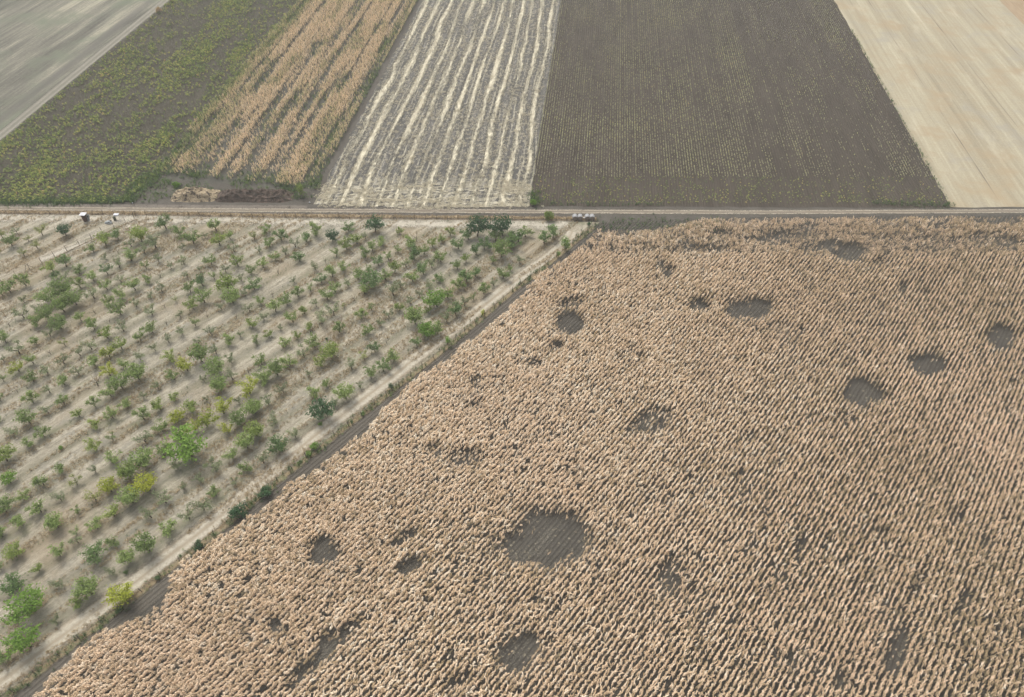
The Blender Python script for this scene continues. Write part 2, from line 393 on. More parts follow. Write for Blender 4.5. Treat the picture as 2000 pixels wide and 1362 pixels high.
def far_field():
    m = NM('tan_field')
    b = m.noise(m.pos(A_STRIP, 1.4, .1), 1, 4, .7)
    m.color(m.mix(m.remap(b, .35, .65), (.25, .185, .12), (.34, .26, .175))); return m.m
def orchard_ground():
    m = NM('dry_orchard_ground')
    p = m.pos(A_ORCH)
    a = m.noise(m.pos(A_ORCH, .75, .05), 1, 5, .75)
    b = m.noise(m.pos(A_ORCH, 2.0, .30, (3, 0, 0)), 1, 5, .85)
    c = m.noise(m.pos(0), .06, 5, .6)
    d = m.noise(m.pos(0), 1.4, 6, 1.0)
    e = m.noise(m.pos(A_ORCH, .42, .14, (8, 8, 0)), 1, 4, .65)
    f = m.math('ADD', m.math('ADD', m.math('MULTIPLY', a, .24), m.math('MULTIPLY', b, .30)), m.math('MULTIPLY', d, .46))
    col = m.ramp(m.remap(f, .40, .60), [(0, (.17, .155, .125)), (.32, (.26, .235, .185)), (.62, (.36, .325, .26)), (1, (.50, .46, .375))])
    # browner weedy strips along the tree rows, with soft tree shade painted in
    x = m.math('DIVIDE', m.math('SUBTRACT', m.xyz(p)[0], ROWPH), 4.86)
    w = m.math('ABSOLUTE', m.math('SUBTRACT', m.math('FRACT', m.math('ADD', x, .5)), .5))
    rowm = m.math('SUBTRACT', 1.0, m.remap(m.math('ADD', w, m.math('MULTIPLY', m.math('SUBTRACT', e, .5), .5)), .05, .30))
    col = m.mix(m.math('MULTIPLY', rowm, .68), col, (.165, .155, .11))
    # wheel lines between the rows
    w2 = m.math('ABSOLUTE', m.math('SUBTRACT', w, .36))
    ln = m.math('MULTIPLY', m.math('SUBTRACT', 1.0, m.remap(w2, .015, .07)), m.remap(a, .45, .6))
    col = m.mix(m.math('MULTIPLY', m.math('MULTIPLY', ln, .55), m.remap(d, .4, .55, .3, 1)), col, (.45, .41, .335))
    col = m.mix(m.remap(e, .52, .68, 0, .65), col, (.185, .18, .16))
    col = m.mix(m.remap(c, .52, .66, 0, .5), col, (.27, .21, .14))
    col = m.mix(m.remap(c, .30, .44, .5, 0), col, (.33, .31, .265))
    gr = m.noise(m.pos(0, 1, 1, (70, 20, 0)), .16, 5, .75)
    col = m.mix(m.remap(gr, .54, .68, 0, .55), col, (.15, .16, .09))
    m.color(col); m.bump(m.math('ADD', d, b), .14); return m.m
def track_mat(name, ruts, wid, pale=(.50, .455, .375), mid=(.33, .28, .21), side=(.30, .26, .20), rutw=.35, edge=.8, amt=.85):
    m = NM(name)
    x, y, _ = m.xyz(m.uv())
    cv = m.n('ShaderNodeCombineXYZ'); m.l(m.math('MULTIPLY', x, 1.6), cv.inputs[0]); m.l(m.math('MULTIPLY', y, .09), cv.inputs[1])
    n1 = m.noise(cv.outputs[0], 1.5, 4, .7)
    n2 = m.noise(m.pos(0), 1.7, 5, .95)
    n3 = m.noise(m.pos(0), .25, 4, .7)
    col = m.mix(m.remap(n1, .35, .65), side, mid)
    for r in ruts:
        w = m.math('ABSOLUTE', m.math('SUBTRACT', x, r))
        w = m.math('ADD', w, m.math('MULTIPLY', m.math('SUBTRACT', n1, .5), .9))
        w = m.math('ADD', w, m.math('MULTIPLY', m.math('SUBTRACT', n3, .5), .9))
        k = m.math('MULTIPLY', m.math('SUBTRACT', 1.0, m.remap(w, rutw * .4, rutw * 1.5)), m.remap(n2, .38, .56, .15, amt))
        col = m.mix(k, col, pale)
    col = m.mix(m.remap(n2, .35, .75, .25, 0), col, (.15, .13, .11))
    m.color(col); m.bump(n2, .08)
    if edge:
        w = m.math('SUBTRACT', wid / 2, m.math('ABSOLUTE', x))
        a = m.math('ADD', m.remap(w, 0, edge), m.math('ADD', m.math('MULTIPLY', m.math('SUBTRACT', n2, .5), 1.6), m.math('MULTIPLY', m.math('SUBTRACT', n3, .5), 1.2)))
        m.alpha(m.remap(a, .2, .8))
    return m.m
def verge_mat(name, c0, c1, wid, edge=.5, grn=None):
    m = NM(name)
    x, y, _ = m.xyz(m.uv())
    n2 = m.noise(m.pos(0), 2.4, 5, .8)
    n3 = m.noise(m.pos(0), .35, 4, .7)
    col = m.mix(m.remap(m.math('ADD', m.math('MULTIPLY', n2, .6), m.math('MULTIPLY', n3, .4)), .38, .62), c0, c1)
    if grn: col = m.mix(m.remap(n3, .52, .62, 0, .7), col, grn)
    m.color(col); m.bump(n2, .12)
    w = m.math('SUBTRACT', wid / 2, m.math('ABSOLUTE', x))
    a = m.math('ADD', m.remap(w, 0, edge), m.math('ADD', m.math('MULTIPLY', m.math('SUBTRACT', n2, .5), 1.8), m.math('MULTIPLY', m.math('SUBTRACT', n3, .5), 2.2)))
    m.alpha(m.remap(a, .2, .9)); return m.m

# ------------------------------------------------------------------ the ground itself
sheet('ground', [(-2500, -400), (2500, -400), (2500, 4500), (-2500, 4500)], -.012, M_ground)
YR = Yof(404)                         # far edge of the cross road
sheet('grey_stubble_field', strip_poly(S_TRACK - 260, S_TRACK, YR), 0, stubble_grey())
sheet('weedy_field', [strip_poly(S_TRACK, 0, Yof(398))[0], tuple(at(240, 398)), tuple(at(300, 352))] + [tuple(p) for p in strip_poly(S_TRACK, S_23, YR)[2:]], .004, M_f2, .35, 3, 1)
sheet('dry_corn_strip_ground', [tuple(at(318, 352)), tuple(at(612, 372))] + [tuple(p) for p in strip_poly(S_23, S_34, YR)[2:]], .008, M_f3, .2, 3, 2)
sheet('harvested_field', [tuple(at(612, 400)), tuple(at(760, 404)), tuple(at(1034, 404))] + [tuple(p) for p in strip_poly(S_34, S_45, YR)[2:]], .012, straw_field(), .25, 2.5, 3)
sheet('row_crop_ground', [tuple(at(1034, 403)), tuple(at(1862, 406))] + [tuple(p) for p in strip_poly(S_45, S_56, YR)[2:]], .016, M_f5, .12, 3, 4)
sheet('pale_stubble_field', [tuple(at(1856, 405)), tuple(at(2900, 405))] + [tuple(p) for p in strip_poly(S_56, S_67, YR)[2:]], .020, stubble_pale(), .15, 3, 5)
sheet('tan_far_field', strip_poly(S_67, S_67 + 260, YR), .024, far_field())

# orchard, its track and the corn field
CORN_EDGE = [(-60, 1450), (60, 1362), (110, 1318), (160, 1262), (212, 1226), (275, 1205), (317, 1182), (327, 1160), (332, 1127), (355, 1097),
             (390, 1075), (437, 1042), (497, 1003), (545, 968), (562, 942), (600, 927), (620, 912), (640, 892), (675, 867), (712, 845), (747, 802),
             (770, 780), (792, 757), (820, 733), (845, 719), (870, 705), (910, 668), (950, 643), (987, 607), (1025, 570), (1055, 532),
             (1100, 508), (1142, 475), (1170, 447)]
corn_left = [at(u, v, 1.2) for u, v in CORN_EDGE]
fence_line = [(-40, 1400), (60, 1325), (225, 1196), (351, 1097), (470, 1003), (554, 931), (642, 862), (733, 790), (833, 712), (925, 635), (1014, 560), (1067, 520), (1129, 469), (1164, 440)]
fl = [at(u, v) for u, v in fence_line]
M_orch = orchard_ground()
sheet('orchard_ground', [tuple(at(-700, 418)), tuple(at(0, 418)), tuple(at(500, 425)), tuple(at(1000, 431)), tuple(at(1172, 434))] + [tuple(p) for p in fl[::-1]] + [tuple(at(-40, 1400)), tuple(at(-1500, 1400))], .004, M_orch)
cf = [tuple(at(1168, 436))] + [tuple(at(u, v)) for u, v in ((1500, 424), (2000, 421), (2900, 421))] + [(140, 10), (-60, 10)] + [tuple(p) for p in fl[:-1]]
sheet('corn_field_ground', cf, .000, M_corn)
TRK = [(-60, 1375), (0, 1332), (100, 1258), (225, 1166), (330, 1087), (430, 1010), (490, 957), (615, 850), (700, 787), (770, 733), (832, 683), (900, 632), (950, 593), (1000, 553), (1075, 500), (1112, 468), (1120, 446)]
TRKP = [at(u, v) for u, v in TRK]
ribbon('dirt_track', TRKP, 4.4, .012, track_mat('dirt_track', (-.75, .75), 4.4, pale=(.52, .485, .41), edge=1.3, rutw=.45))
ribbon('field_verge', fl, 1.6, .016, verge_mat('verge_weeds', (.26, .19, .11), (.19, .17, .12), 1.6, .6, (.13, .14, .07)))
ribbon('ditch', [p + NC * 1.5 for p in fl[:-1]], 2.6, .008, M_furrow)
# band of pale bare ground along the orchard's upper edge
ribbon('headland_strip', [at(-200, 424), at(300, 428), at(700, 436), at(1110, 440)], 5.0, .016,
       verge_mat('pale_headland', (.34, .31, .255), (.46, .425, .36), 5.0, 2.4))
ribbon('path', [at(80, 508), at(150, 480), at(235, 448), at(300, 432), at(420, 430)], 3.6, .020, verge_mat('pale_path', (.33, .30, .25), (.46, .425, .36), 3.6, 1.8))
ribbon('road', [at(-900, 404), at(0, 407), at(300, 409.5), at(600, 411.5), at(1000, 413.2), at(1500, 415), at(2000, 412.5), at(3000, 410)], 2.6, .028,
       track_mat('farm_road', (-.62, .62), 2.6, pale=(.50, .455, .37), mid=(.21, .175, .135), side=(.15, .13, .105), rutw=.24, edge=1.0, amt=.75))
ribbon('grass_verge', [at(-900, 409), at(0, 414), at(300, 416.5), at(500, 420.5), at(1000, 425.5), at(1165, 427)], 1.75, .034,
       verge_mat('dry_verge_grass', (.31, .235, .15), (.43, .345, .235), 1.75, .9))
ribbon('fence_foot', [at(-900, 413), at(0, 418), at(300, 420.5), at(500, 425), at(1000, 430.5), at(1165, 432)], .35, .040,
       verge_mat('dark_fence_foot', (.12, .095, .07), (.2, .16, .11), .35, .05))
ribbon('field_track', [strip_poly(S_TRACK - 1.9, 0, YR)[0], strip_poly(S_TRACK - 1.9, 0, YR)[3]], 4.2, .030,
       track_mat('field_edge_track', (-.75, 1.0), 4.2, pale=(.29, .275, .235), mid=(.19, .18, .15), side=(.15, .145, .12), rutw=.4, edge=.8))
ribbon('soil_strip', [at(-900, 397), at(0, 401.5), at(240, 403), at(600, 405)], 1.7, .024, verge_mat('bare_strip', (.12, .105, .09), (.17, .15, .13), 1.7, .2))

# ------------------------------------------------------------------ scattering
def hidden_collection(name, objs):
    c = bpy.data.collections.new(name)
    for o in objs: c.objects.link(o)
    return c
def scatter(name, pts, rot, scl, idx, tint, coll, label, cat):
    n = len(pts)
    me = bpy.data.meshes.new(name); me.vertices.add(n)
    me.vertices.foreach_set('co', np.asarray(pts, np.float32).ravel())
    a = me.attributes.new('rot', 'FLOAT_VECTOR', 'POINT'); a.data.foreach_set('vector', np.asarray(rot, np.float32).ravel())
    a = me.attributes.new('scl', 'FLOAT', 'POINT'); a.data.foreach_set('value', np.asarray(scl, np.float32))
    a = me.attributes.new('idx', 'INT', 'POINT'); a.data.foreach_set('value', np.asarray(idx, np.int32))
    a = me.attributes.new('tint', 'FLOAT', 'POINT'); a.data.foreach_set('value', np.asarray(tint, np.float32))
    o = link(bpy.data.objects.new(name, me))
    g = bpy.data.node_groups.new(name + '_nodes', 'GeometryNodeTree')
    g.interface.new_socket('Geometry', in_out='INPUT', socket_type='NodeSocketGeometry')
    g.interface.new_socket('Geometry', in_out='OUTPUT', socket_type='NodeSocketGeometry')
    gi, go = g.nodes.new('NodeGroupInput'), g.nodes.new('NodeGroupOutput')
    ip = g.nodes.new('GeometryNodeInstanceOnPoints')
    ci = g.nodes.new('GeometryNodeCollectionInfo'); ci.inputs[0].default_value = coll; ci.inputs[1].default_value = True; ci.inputs[2].default_value = True
    def na(nm, dt):
        q = g.nodes.new('GeometryNodeInputNamedAttribute'); q.data_type = dt; q.inputs[0].default_value = nm; return q.outputs[0]
    L = g.links.new
    L(gi.outputs[0], ip.inputs['Points']); L(ci.outputs[0], ip.inputs['Instance']); ip.inputs['Pick Instance'].default_value = True
    L(na('idx', 'INT'), ip.inputs['Instance Index']); L(na('rot', 'FLOAT_VECTOR'), ip.inputs['Rotation']); L(na('scl', 'FLOAT'), ip.inputs['Scale'])
    L(ip.outputs[0], go.inputs[0])
    md = o.modifiers.new('scatter', 'NODES'); md.node_group = g
    tag(o, label, cat, kind='stuff')
    return o
def poly_inside(P, X, Y):
    ins = np.zeros(len(X), bool); n = len(P)
    for i in range(n):
        x0, y0 = P[i]; x1, y1 = P[(i + 1) % n]
        if y0 == y1: continue
        c = ((y0 > Y) != (y1 > Y)) & (X < (x1 - x0) * (Y - y0) / (y1 - y0) + x0)
        ins ^= c
    return ins
def vnoise(X, Y, sx, sy, seed, octv=3):
    """value noise in numpy, about 0..1"""
    r = np.random.default_rng(seed); out = 0; amp = 1; tot = 0
    for o in range(octv):
        G = r.random((257, 257))
        x = X * sx * 2 ** o + 1000.37 * (seed % 7 + 1); y = Y * sy * 2 ** o + 777.7
        xi = np.floor(x).astype(int); yi = np.floor(y).astype(int); fx = x - xi; fy = y - yi
        fx = fx * fx * (3 - 2 * fx); fy = fy * fy * (3 - 2 * fy)
        g = lambda i, j: G[(xi + i) % 256, (yi + j) % 256]
        out = out + amp * ((g(0, 0) * (1 - fx) + g(1, 0) * fx) * (1 - fy) + (g(0, 1) * (1 - fx) + g(1, 1) * fx) * fy)
        tot += amp; amp *= .5
    return out / tot
def grid(dirang, spacing, along, bbox, jit_a, jit_c, rng):
    """points in rows along dirang covering the bbox"""
    D, N = unit(dirang), cross(dirang)
    cs = np.array([[x, y] for x in (bbox[0], bbox[2]) for y in (bbox[1], bbox[3])])
    a0, a1 = (cs @ D).min(), (cs @ D).max(); c0, c1 = (cs @ N).min(), (cs @ N).max()
    A, C = np.meshgrid(np.arange(a0, a1, along), np.arange(round(c0 / spacing) * spacing, c1, spacing))
    A = A.ravel() + rng.uniform(-jit_a, jit_a, A.size); C = C.ravel() + rng.normal(0, jit_c, C.size)
    P = A[:, None] * D + C[:, None] * N
    k = (P[:, 0] > bbox[0]) & (P[:, 0] < bbox[2]) & (P[:, 1] > bbox[1]) & (P[:, 1] < bbox[3])
    return P[k]
def in_view(P, m=14.0, z=1.0):
    """points the photograph can see, with m metres to spare on each side"""
    u, v = pix(P[:, 0], P[:, 1], z); s = FOC / (P[:, 1] * CP + (CAMH - z) * SP)
    return (u > -m * s) & (u < W0 + m * s) & (v < H0 + m * s) & (v > -m * s * .5 - 60)

# leaf materials: the tint of each plant shifts its colour
def crop_mat(name, stops, patch=None, var=.25, sss=0.0):
    m = NM(name, .75)
    a = m.n('ShaderNodeAttribute', attribute_type='INSTANCER', attribute_name='tint')
    oi = m.n('ShaderNodeObjectInfo')
    f = m.math('ADD', a.outputs['Fac'], m.math('MULTIPLY', m.math('SUBTRACT', oi.outputs['Random'], .5), var))
    n = m.noise(m.pos(0), 7, 3, .8)
    f = m.math('ADD', f, m.math('MULTIPLY', m.math('SUBTRACT', n, .5), 1.1))  # random leaf tone; its lightest specks also paint in glints
    col = m.ramp(f, stops)
    if patch: col = m.mix(m.remap(m.noise(m.pos(0), patch[0], 3, .6), .45, .65, 0, patch[2]), col, patch[1])
    m.color(col)
    tr = m.n('ShaderNodeBsdfTranslucent'); m.l(col, tr.inputs[0])
    mx = m.n('ShaderNodeMixShader'); mx.inputs[0].default_value = .28
    m.l(m.b.outputs[0], mx.inputs[1]); m.l(tr.outputs[0], mx.inputs[2])
    m.l(mx.outputs[0], m.t.nodes['Material Output'].inputs[0])
    return m.m

def leaf_ribbon(mb, base, az, length, width, rise, droop, r, seg=4, twist=0.3):
    """a strap leaf that climbs, arches over and hangs"""
    p = Vector(base); el = rise; out = Vector((math.cos(az), math.sin(az), 0)); L = length / seg
    side = Vector((-math.sin(az), math.cos(az), 0)); vs = []
    for i in range(seg + 1):
        w = width * (0.55 if i == 0 else (1 - (i / seg) ** 2.2) + .08)
        sd_ = (side + Vector((0, 0, r.uniform(-twist, twist)))).normalized()
        vs += [p - sd_ * w / 2, p + sd_ * w / 2]
        p = p + (out * math.cos(el) + Vector((0, 0, math.sin(el)))) * L
        el -= droop / seg * (1 + .5 * i / seg)
    mb.add(vs, [(2 * i, 2 * i + 1, 2 * i + 3, 2 * i + 2) for i in range(seg)])
def corn_plant(seed, mat, h=2.0, nleaf=10, wid=.085, spread=1.0):
    r = random.Random(seed); mb = MB(); lean = (r.uniform(-.1, .1), r.uniform(-.1, .1))
    mb.tube([(0, 0, 0), (lean[0] * .5, lean[1] * .5, h * .55), (lean[0], lean[1], h * .93)], (.015, .013, .008), 3, False)
    nst = len(mb.f)
    az0 = r.uniform(-.3, .3)
    for i in range(nleaf):
        t = .54 + .43 * i / (nleaf - 1)
        az = az0 + (math.pi if i % 2 else 0) + r.uniform(-.5, .5)
        L = (r.uniform(.35, .58) if r.random() < .90 else r.uniform(.6, .85)) * spread * (1 - .45 * abs(t - .6))
        leaf_ribbon(mb, (lean[0] * t, lean[1] * t, h * t * .95), az, L, wid * r.uniform(.8, 1.25), r.uniform(.45, 1.2), r.uniform(2.0, 3.1), r)
    for k in range(4):
        a = r.uniform(0, 6.28); e = r.uniform(.12, .3)
        top = Vector((lean[0], lean[1], h * .92)); tip = top + Vector((math.cos(a) * e * .6, math.sin(a) * e * .6, r.uniform(.14, .26)))
        s_ = Vector((-math.sin(a), math.cos(a), 0)) * .014
        mb.add([top - s_, top + s_, tip], [(0, 1, 2)])
    me = mb.mesh('corn_plant', mat); me.materials.append(M_stalk)
    me.polygons.foreach_set('material_index', [1] * nst + [0] * (len(mb.f) - nst))
    return bpy.data.objects.new('corn_plant_%02d' % seed, me)

M_stalk = crop_mat('dead_stalk', [(0, (.10, .085, .06)), (1, (.22, .18, .12))])
M_cornleaf = crop_mat('dry_corn_leaf', [(0, (.22, .19, .12)), (.25, (.48, .36, .215)), (.5, (.74, .562, .392)), (.75, (.90, .732, .55)), (1, (.96, .87, .73))],
                      patch=(.022, (.80, .61, .45), .45))
corn_coll = hidden_collection('corn_plants', [corn_plant(i, M_cornleaf, random.Random(i).uniform(1.42, 1.66), 9 + i % 2, .072) for i in range(8)] +
                              [corn_plant(20 + i, M_cornleaf, 1.25, 6, .07, .75) for i in range(2)])
# bare patches of the corn field: centre, half sizes and turn in the photograph, share of plants missing
HOLES = [(1062, 1052, 72, 46, 12, 1), (1018, 1075, 30, 26, 30, 1), (632, 1078, 29, 25, 30, 1), (1008, 1275, 40, 30, 40, .98), (1030, 1250, 20, 20, 0, .98), (1112, 629, 25, 19, 10, 1),
         (1465, 602, 38, 18, 0, 1), (1440, 606, 18, 12, 0, .9), (1660, 490, 31, 13, 0, 1), (1365, 594, 20, 10, 0, .9), (1086, 673, 14, 8, 0, .8), (1690, 763, 36, 23, 0, 1),
         (1815, 710, 33, 18, 0, 1), (1957, 653, 27, 20, 0, 1), (1305, 528, 12, 9, 0, .85), (1290, 512, 9, 9, 0, .6), (1268, 822, 42, 20, 20, .6), (905, 890, 34, 15, 0, .6),
         (848, 878, 22, 10, 0, .6), (802, 1102, 28, 11, 36, .9), (785, 1050, 32, 10, 36, .75), (660, 1245, 62, 11, 40, .8), (600, 1305, 50, 10, 40, .8), (1752, 1270, 16, 48, -22, .85),
         (1310, 1125, 24, 30, 0, .6), (1885, 1165, 11, 26, -22, .75), (1790, 1135, 11, 24, -22, .6), (1120, 588, 24, 8, 10, .7), (1045, 708, 14, 7, 0, .7),
         (1375, 482, 50, 7, 0, .6), (1545, 456, 38, 8, 0, .65), (1410, 452, 24, 6, 0, .6), (1968, 470, 22, 9, 0, .6), (1950, 430, 40, 6, 0, .7), (1740, 425, 24, 5, 0, .7), (1760, 560, 9, 8, 0, .6),
         (1810, 568, 8, 8, 0, .5), (1715, 510, 10, 8, 0, .5), (540, 1220, 12, 16, 30, .7), (1515, 1280, 10, 14, -20, .7), (640, 1055, 12, 10, 0, .5), (1050, 1170, 12, 10, 0, .5), (1720, 1035, 12, 9, 0, .6),
         (1560, 1060, 8, 16, -20, .6), (1640, 1330, 10, 14, -20, .7), (1870, 1000, 9, 20, -20, .5), (1930, 1060, 8, 16, -20, .5), (835, 1170, 8, 8, 0, .7), (700, 1110, 7, 7, 0, .7),
         (1470, 850, 10, 8, 0, .5), (1600, 900, 10, 10, 0, .4), (890, 1330, 25, 10, 35, .6), (930, 790, 12, 8, 0, .4), (930, 740, 8, 14, 0, .5)]
corn_poly = [tuple(p) for p in corn_left] + [tuple(at(u, v, 0)) for u, v in ((1190, 461), (1280, 457), (1335, 444), (1370, 436), (1500, 434), (1750, 433), (2000, 432), (2700, 432))] + [(150, 12), (-60, 12)]
YH = float(at(1500, 488, 2.0)[1]) 
def corn_points():
    r = np.random.default_rng(5)
    P1 = grid(A_CORN, .70, .215, (-75, 14, 150, YH), .07, .018, r)
    P2 = grid(math.pi / 2, .70, .25, (-75, YH, 150, 150), .10, .06, r)
    P = np.vstack([P1, P2]); head = np.r_[np.zeros(len(P1), bool), np.ones(len(P2), bool)]
    k = poly_inside(corn_poly, P[:, 0], P[:, 1]) & in_view(P); P, head = P[k], head[k]
    u, v = pix(P[:, 0], P[:, 1], 1.2)
    keep = np.ones(len(P), bool); weak = np.zeros(len(P))
    wob = (vnoise(P[:, 0], P[:, 1], .45, .45, 31, 3) - .5) * .8
    for cx, cy, rx, ry, rot, st in HOLES:
        a = math.radians(rot); du, dv_ = u - cx, -(v - cy)
        x = (du * math.cos(a) + dv_ * math.sin(a)) / (rx * 1.07); y = (-du * math.sin(a) + dv_ * math.cos(a)) / (ry * 1.10)
        q = np.sqrt(x * x + y * y) + wob
        keep &= r.random(len(P)) > st * .985 * np.clip((1.12 - q) / .25, 0, 1)
        weak = np.maximum(weak, np.clip((1.45 - q) / .6, 0, 1) * st)
    al, cr = P @ DC, P @ NC
    n1 = vnoise(cr, al, .9, .16, 3, 3); n2 = vnoise(P[:, 0], P[:, 1], .13, .13, 4, 3)
    rowq = np.round(cr / .70); rr = np.random.default_rng(9).random(5000)[(rowq.astype(int)) % 5000]
    drop = .03 + .25 * np.clip((n1 - .62) / .15, 0, 1) + .22 * np.clip((n2 - .58) / .15, 0, 1) + np.where(head, .16 + .5 * np.clip((vnoise(P[:, 0], P[:, 1], .12, .45, 8, 3) - .5) / .18, 0, 1), 0)
    keep &= r.random(len(P)) > drop
    keep &= ~((vnoise(P[:, 0], P[:, 1], .8, .8, 14, 2) > .80) & (r.random(len(P)) < .8))
    P, head, weak, n1, n2, u, v = (q[keep] for q in (P, head, weak, n1, n2, u, v))
    n = len(P)
    rz = math.pi / 2 - A_CORN + r.normal(0, .36, n) + math.pi * r.integers(0, 2, n)
    rz = np.where(head, r.uniform(0, 6.28, n), rz)
    rot = np.c_[r.normal(0, .06, n), r.normal(0, .06, n), rz]
    fall = r.random(n) < .012
    rot[fall, 0] = r.uniform(-1, 1, fall.sum())
    scl = np.clip(r.normal(1.0, .075, n) * (1 - .22 * weak) * (.93 + .18 * vnoise(P[:, 0], P[:, 1], .2, .2, 6, 2)), .5, 1.3)
    idx = np.where(r.random(n) < .06 + .5 * weak, r.integers(8, 10, n), r.integers(0, 8, n))
    tint = np.clip(r.normal(.53, .22, n) - .22 * weak + .25 * (vnoise(P[:, 0], P[:, 1], .06, .06, 2, 3) - .5) - np.where(head, .08, 0) + .16 * np.exp(-((P[:, 0] - 3) ** 2 + (P[:, 1] - 85) ** 2) / 900.0) - .12 * np.clip((P[:, 0] - 30) / 40, 0, 1), .05, 1)  # painted into tint: pale camera cast at the centre, darker row gaps at right
    return np.c_[P, np.zeros(n)], rot, scl, idx, tint
pp = corn_points()
print('corn plants', len(pp[0]))
scatter('corn_crop', *pp, corn_coll, 'ripe dry tan corn standing in rows with bare round patches', 'corn crop')

# ------------------------------------------------------------------ low plants
def tuft(seed, mat, h, n, w, spread):
    r = random.Random(seed); mb = MB()
    for i in range(n):
        a = r.uniform(0, 6.28); q = r.uniform(0, spread * .4)
        leaf_ribbon(mb, (math.cos(a) * q, math.sin(a) * q, 0), a + r.uniform(-.6, .6), h * r.uniform(.8, 1.4), w, r.uniform(.9, 1.5), r.uniform(.6, 2.2), r, 3)
    return bpy.data.objects.new('tuft_%03d' % seed, mb.mesh('tuft', mat))
def broadleaf(seed, mat, h, n, size, spread):
    """stem with small broad leaves"""
    r = random.Random(seed); mb = MB()
    mb.tube([(0, 0, 0), (r.uniform(-.05, .05), r.uniform(-.05, .05), h)], (.012, .006), 3, False)
    for i in range(n):
        a = r.uniform(0, 6.28); q = spread * math.sqrt(r.random()); z = h * r.uniform(.35, 1.05)
        c = Vector((math.cos(a) * q, math.sin(a) * q, z)); nrm = Vector((r.uniform(-.7, .7), r.uniform(-.7, .7), 1)).normalized()
        t = nrm.orthogonal().normalized(); t.rotate(Matrix.Rotation(r.uniform(0, 6.28), 3, nrm)); b = nrm.cross(t); s_ = size * r.uniform(.6, 1.3)
        mb.add([c - t * s_ * .5, c - b * s_ * .32, c + t * s_ * .5, c + b * s_ * .32], [(0, 1, 2, 3)])
    return bpy.data.objects.new('herb_%03d' % seed, mb.mesh('herb', mat))
M_yel = crop_mat('yellowing_leaf', [(0, (.06, .11, .04)), (.3, (.15, .21, .06)), (.55, (.31, .37, .09)), (.8, (.50, .47, .14)), (1, (.55, .38, .16))])
M_brn = crop_mat('withered_stem', [(0, (.05, .042, .034)), (.5, (.11, .09, .07)), (1, (.22, .19, .15))])
M_soy = crop_mat('row_plant_leaf', [(0, (.26, .23, .18)), (.35, (.36, .34, .23)), (.6, (.44, .44, .26)), (.85, (.50, .52, .24)), (1, (.55, .40, .2))])
M_grn = crop_mat('green_weed', [(0, (.045, .085, .035)), (.5, (.08, .14, .05)), (1, (.15, .21, .06))])
M_straw = crop_mat('loose_straw', [(0, (.30, .26, .19)), (.5, (.48, .43, .32)), (1, (.62, .57, .45))])
M_drygrass = crop_mat('dry_grass', [(0, (.24, .18, .11)), (.5, (.40, .31, .19)), (1, (.55, .45, .30))])
c_yel = hidden_collection('yellow_herbs', [broadleaf(i, M_yel, .55, 15, .22, .24) for i in range(5)])
c_brn = hidden_collection('brown_herbs', [broadleaf(10 + i, M_brn, .5, 9, .12, .16) for i in range(3)])
c_soy = hidden_collection('row_plants', [broadleaf(20 + i, M_soy, .42, 9, .19, .10) for i in range(5)])
c_grn = hidden_collection('green_weeds', [broadleaf(30 + i, M_grn, .6, 22, .16, .28) for i in range(3)] + [tuft(33 + i, M_grn, .8, 14, .05, .3) for i in range(3)])
def straw_clump(seed):
    r_ = random.Random(seed); mb = MB()
    for i in range(16):
        a = r_.uniform(0, 6.28); q = .45 * math.sqrt(r_.random()); b = r_.uniform(0, 3.14); L = r_.uniform(.12, .35)
        c = Vector((math.cos(a) * q, math.sin(a) * q, r_.uniform(.02, .14))); d = Vector((math.cos(b), math.sin(b), r_.uniform(-.25, .25))) * L / 2; w = Vector((-math.sin(b), math.cos(b), r_.uniform(-.4, .4))) * .035
        mb.add([c - d - w, c + d - w, c + d + w, c - d + w], [(0, 1, 2, 3)])
    return bpy.data.objects.new('straw_%03d' % seed, mb.mesh('straw', M_straw))
c_straw = hidden_collection('straw_tufts', [straw_clump(40 + i) for i in range(4)])
c_dry = hidden_collection('dry_tufts', [tuft(50 + i, M_drygrass, .38, 12, .03, .35) for i in range(4)])
def pack(P, r, ncol, tint, smin=.7, smax=1.3, z=.03):
    n = len(P)
    return np.c_[P, np.full(n, z)], np.c_[r.normal(0, .12, n), r.normal(0, .12, n), r.uniform(0, 6.28, n)], r.uniform(smin, smax, n), r.integers(0, ncol, n), np.clip(tint, 0, 1)
def strip_points(s0, s1, spacing, along, ja, jc, rng, y0=YR, y1=345):
    P = grid(A_STRIP, spacing, along, (-190, y0, 260, y1), ja, jc, rng)
    s = P @ NS
    return P[(s > s0) & (s < s1) & in_view(P, 10, .5)]

r = np.random.default_rng(21)
# weedy field (upper left): yellowing plants in broken rows
P = strip_points(S_TRACK + .6, S_23 + 1.0, .42, .36, .18, .12, r)
u, v = pix(P[:, 0], P[:, 1], 0)
P = P[(v < 397) & ~((u > 240 + (398 - v) * 1.25) & (v > 340))]
u, v = pix(P[:, 0], P[:, 1], 0); s = P @ NS; a = P @ DS
den = .20 + 1.5 * (vnoise(s, a, .16, .05, 41, 4) - .47) + .9 * (vnoise(P[:, 0], P[:, 1], .5, .5, 42, 2) - .5) + .26 * np.clip((v - 250) / 140, 0, 1)
k = r.random(len(P)) < np.clip(den, .03, .85); Q = P[k]
print('weeds', len(Q))
scatter('yellowing_weeds', *pack(Q, r, 5, r.normal(.42, .2, len(Q)) + .25 * (vnoise(Q[:, 0], Q[:, 1], .1, .1, 44) - .5), .6, 1.25), c_yel, 'low yellow green plants covering the dark field at upper left', 'weeds')
Q = P[(~k) & (r.random(len(P)) < .35)]
scatter('withered_stems', *pack(Q, r, 3, r.normal(.4, .2, len(Q))), c_brn, 'withered brown stems between the yellowing plants', 'dead weeds')

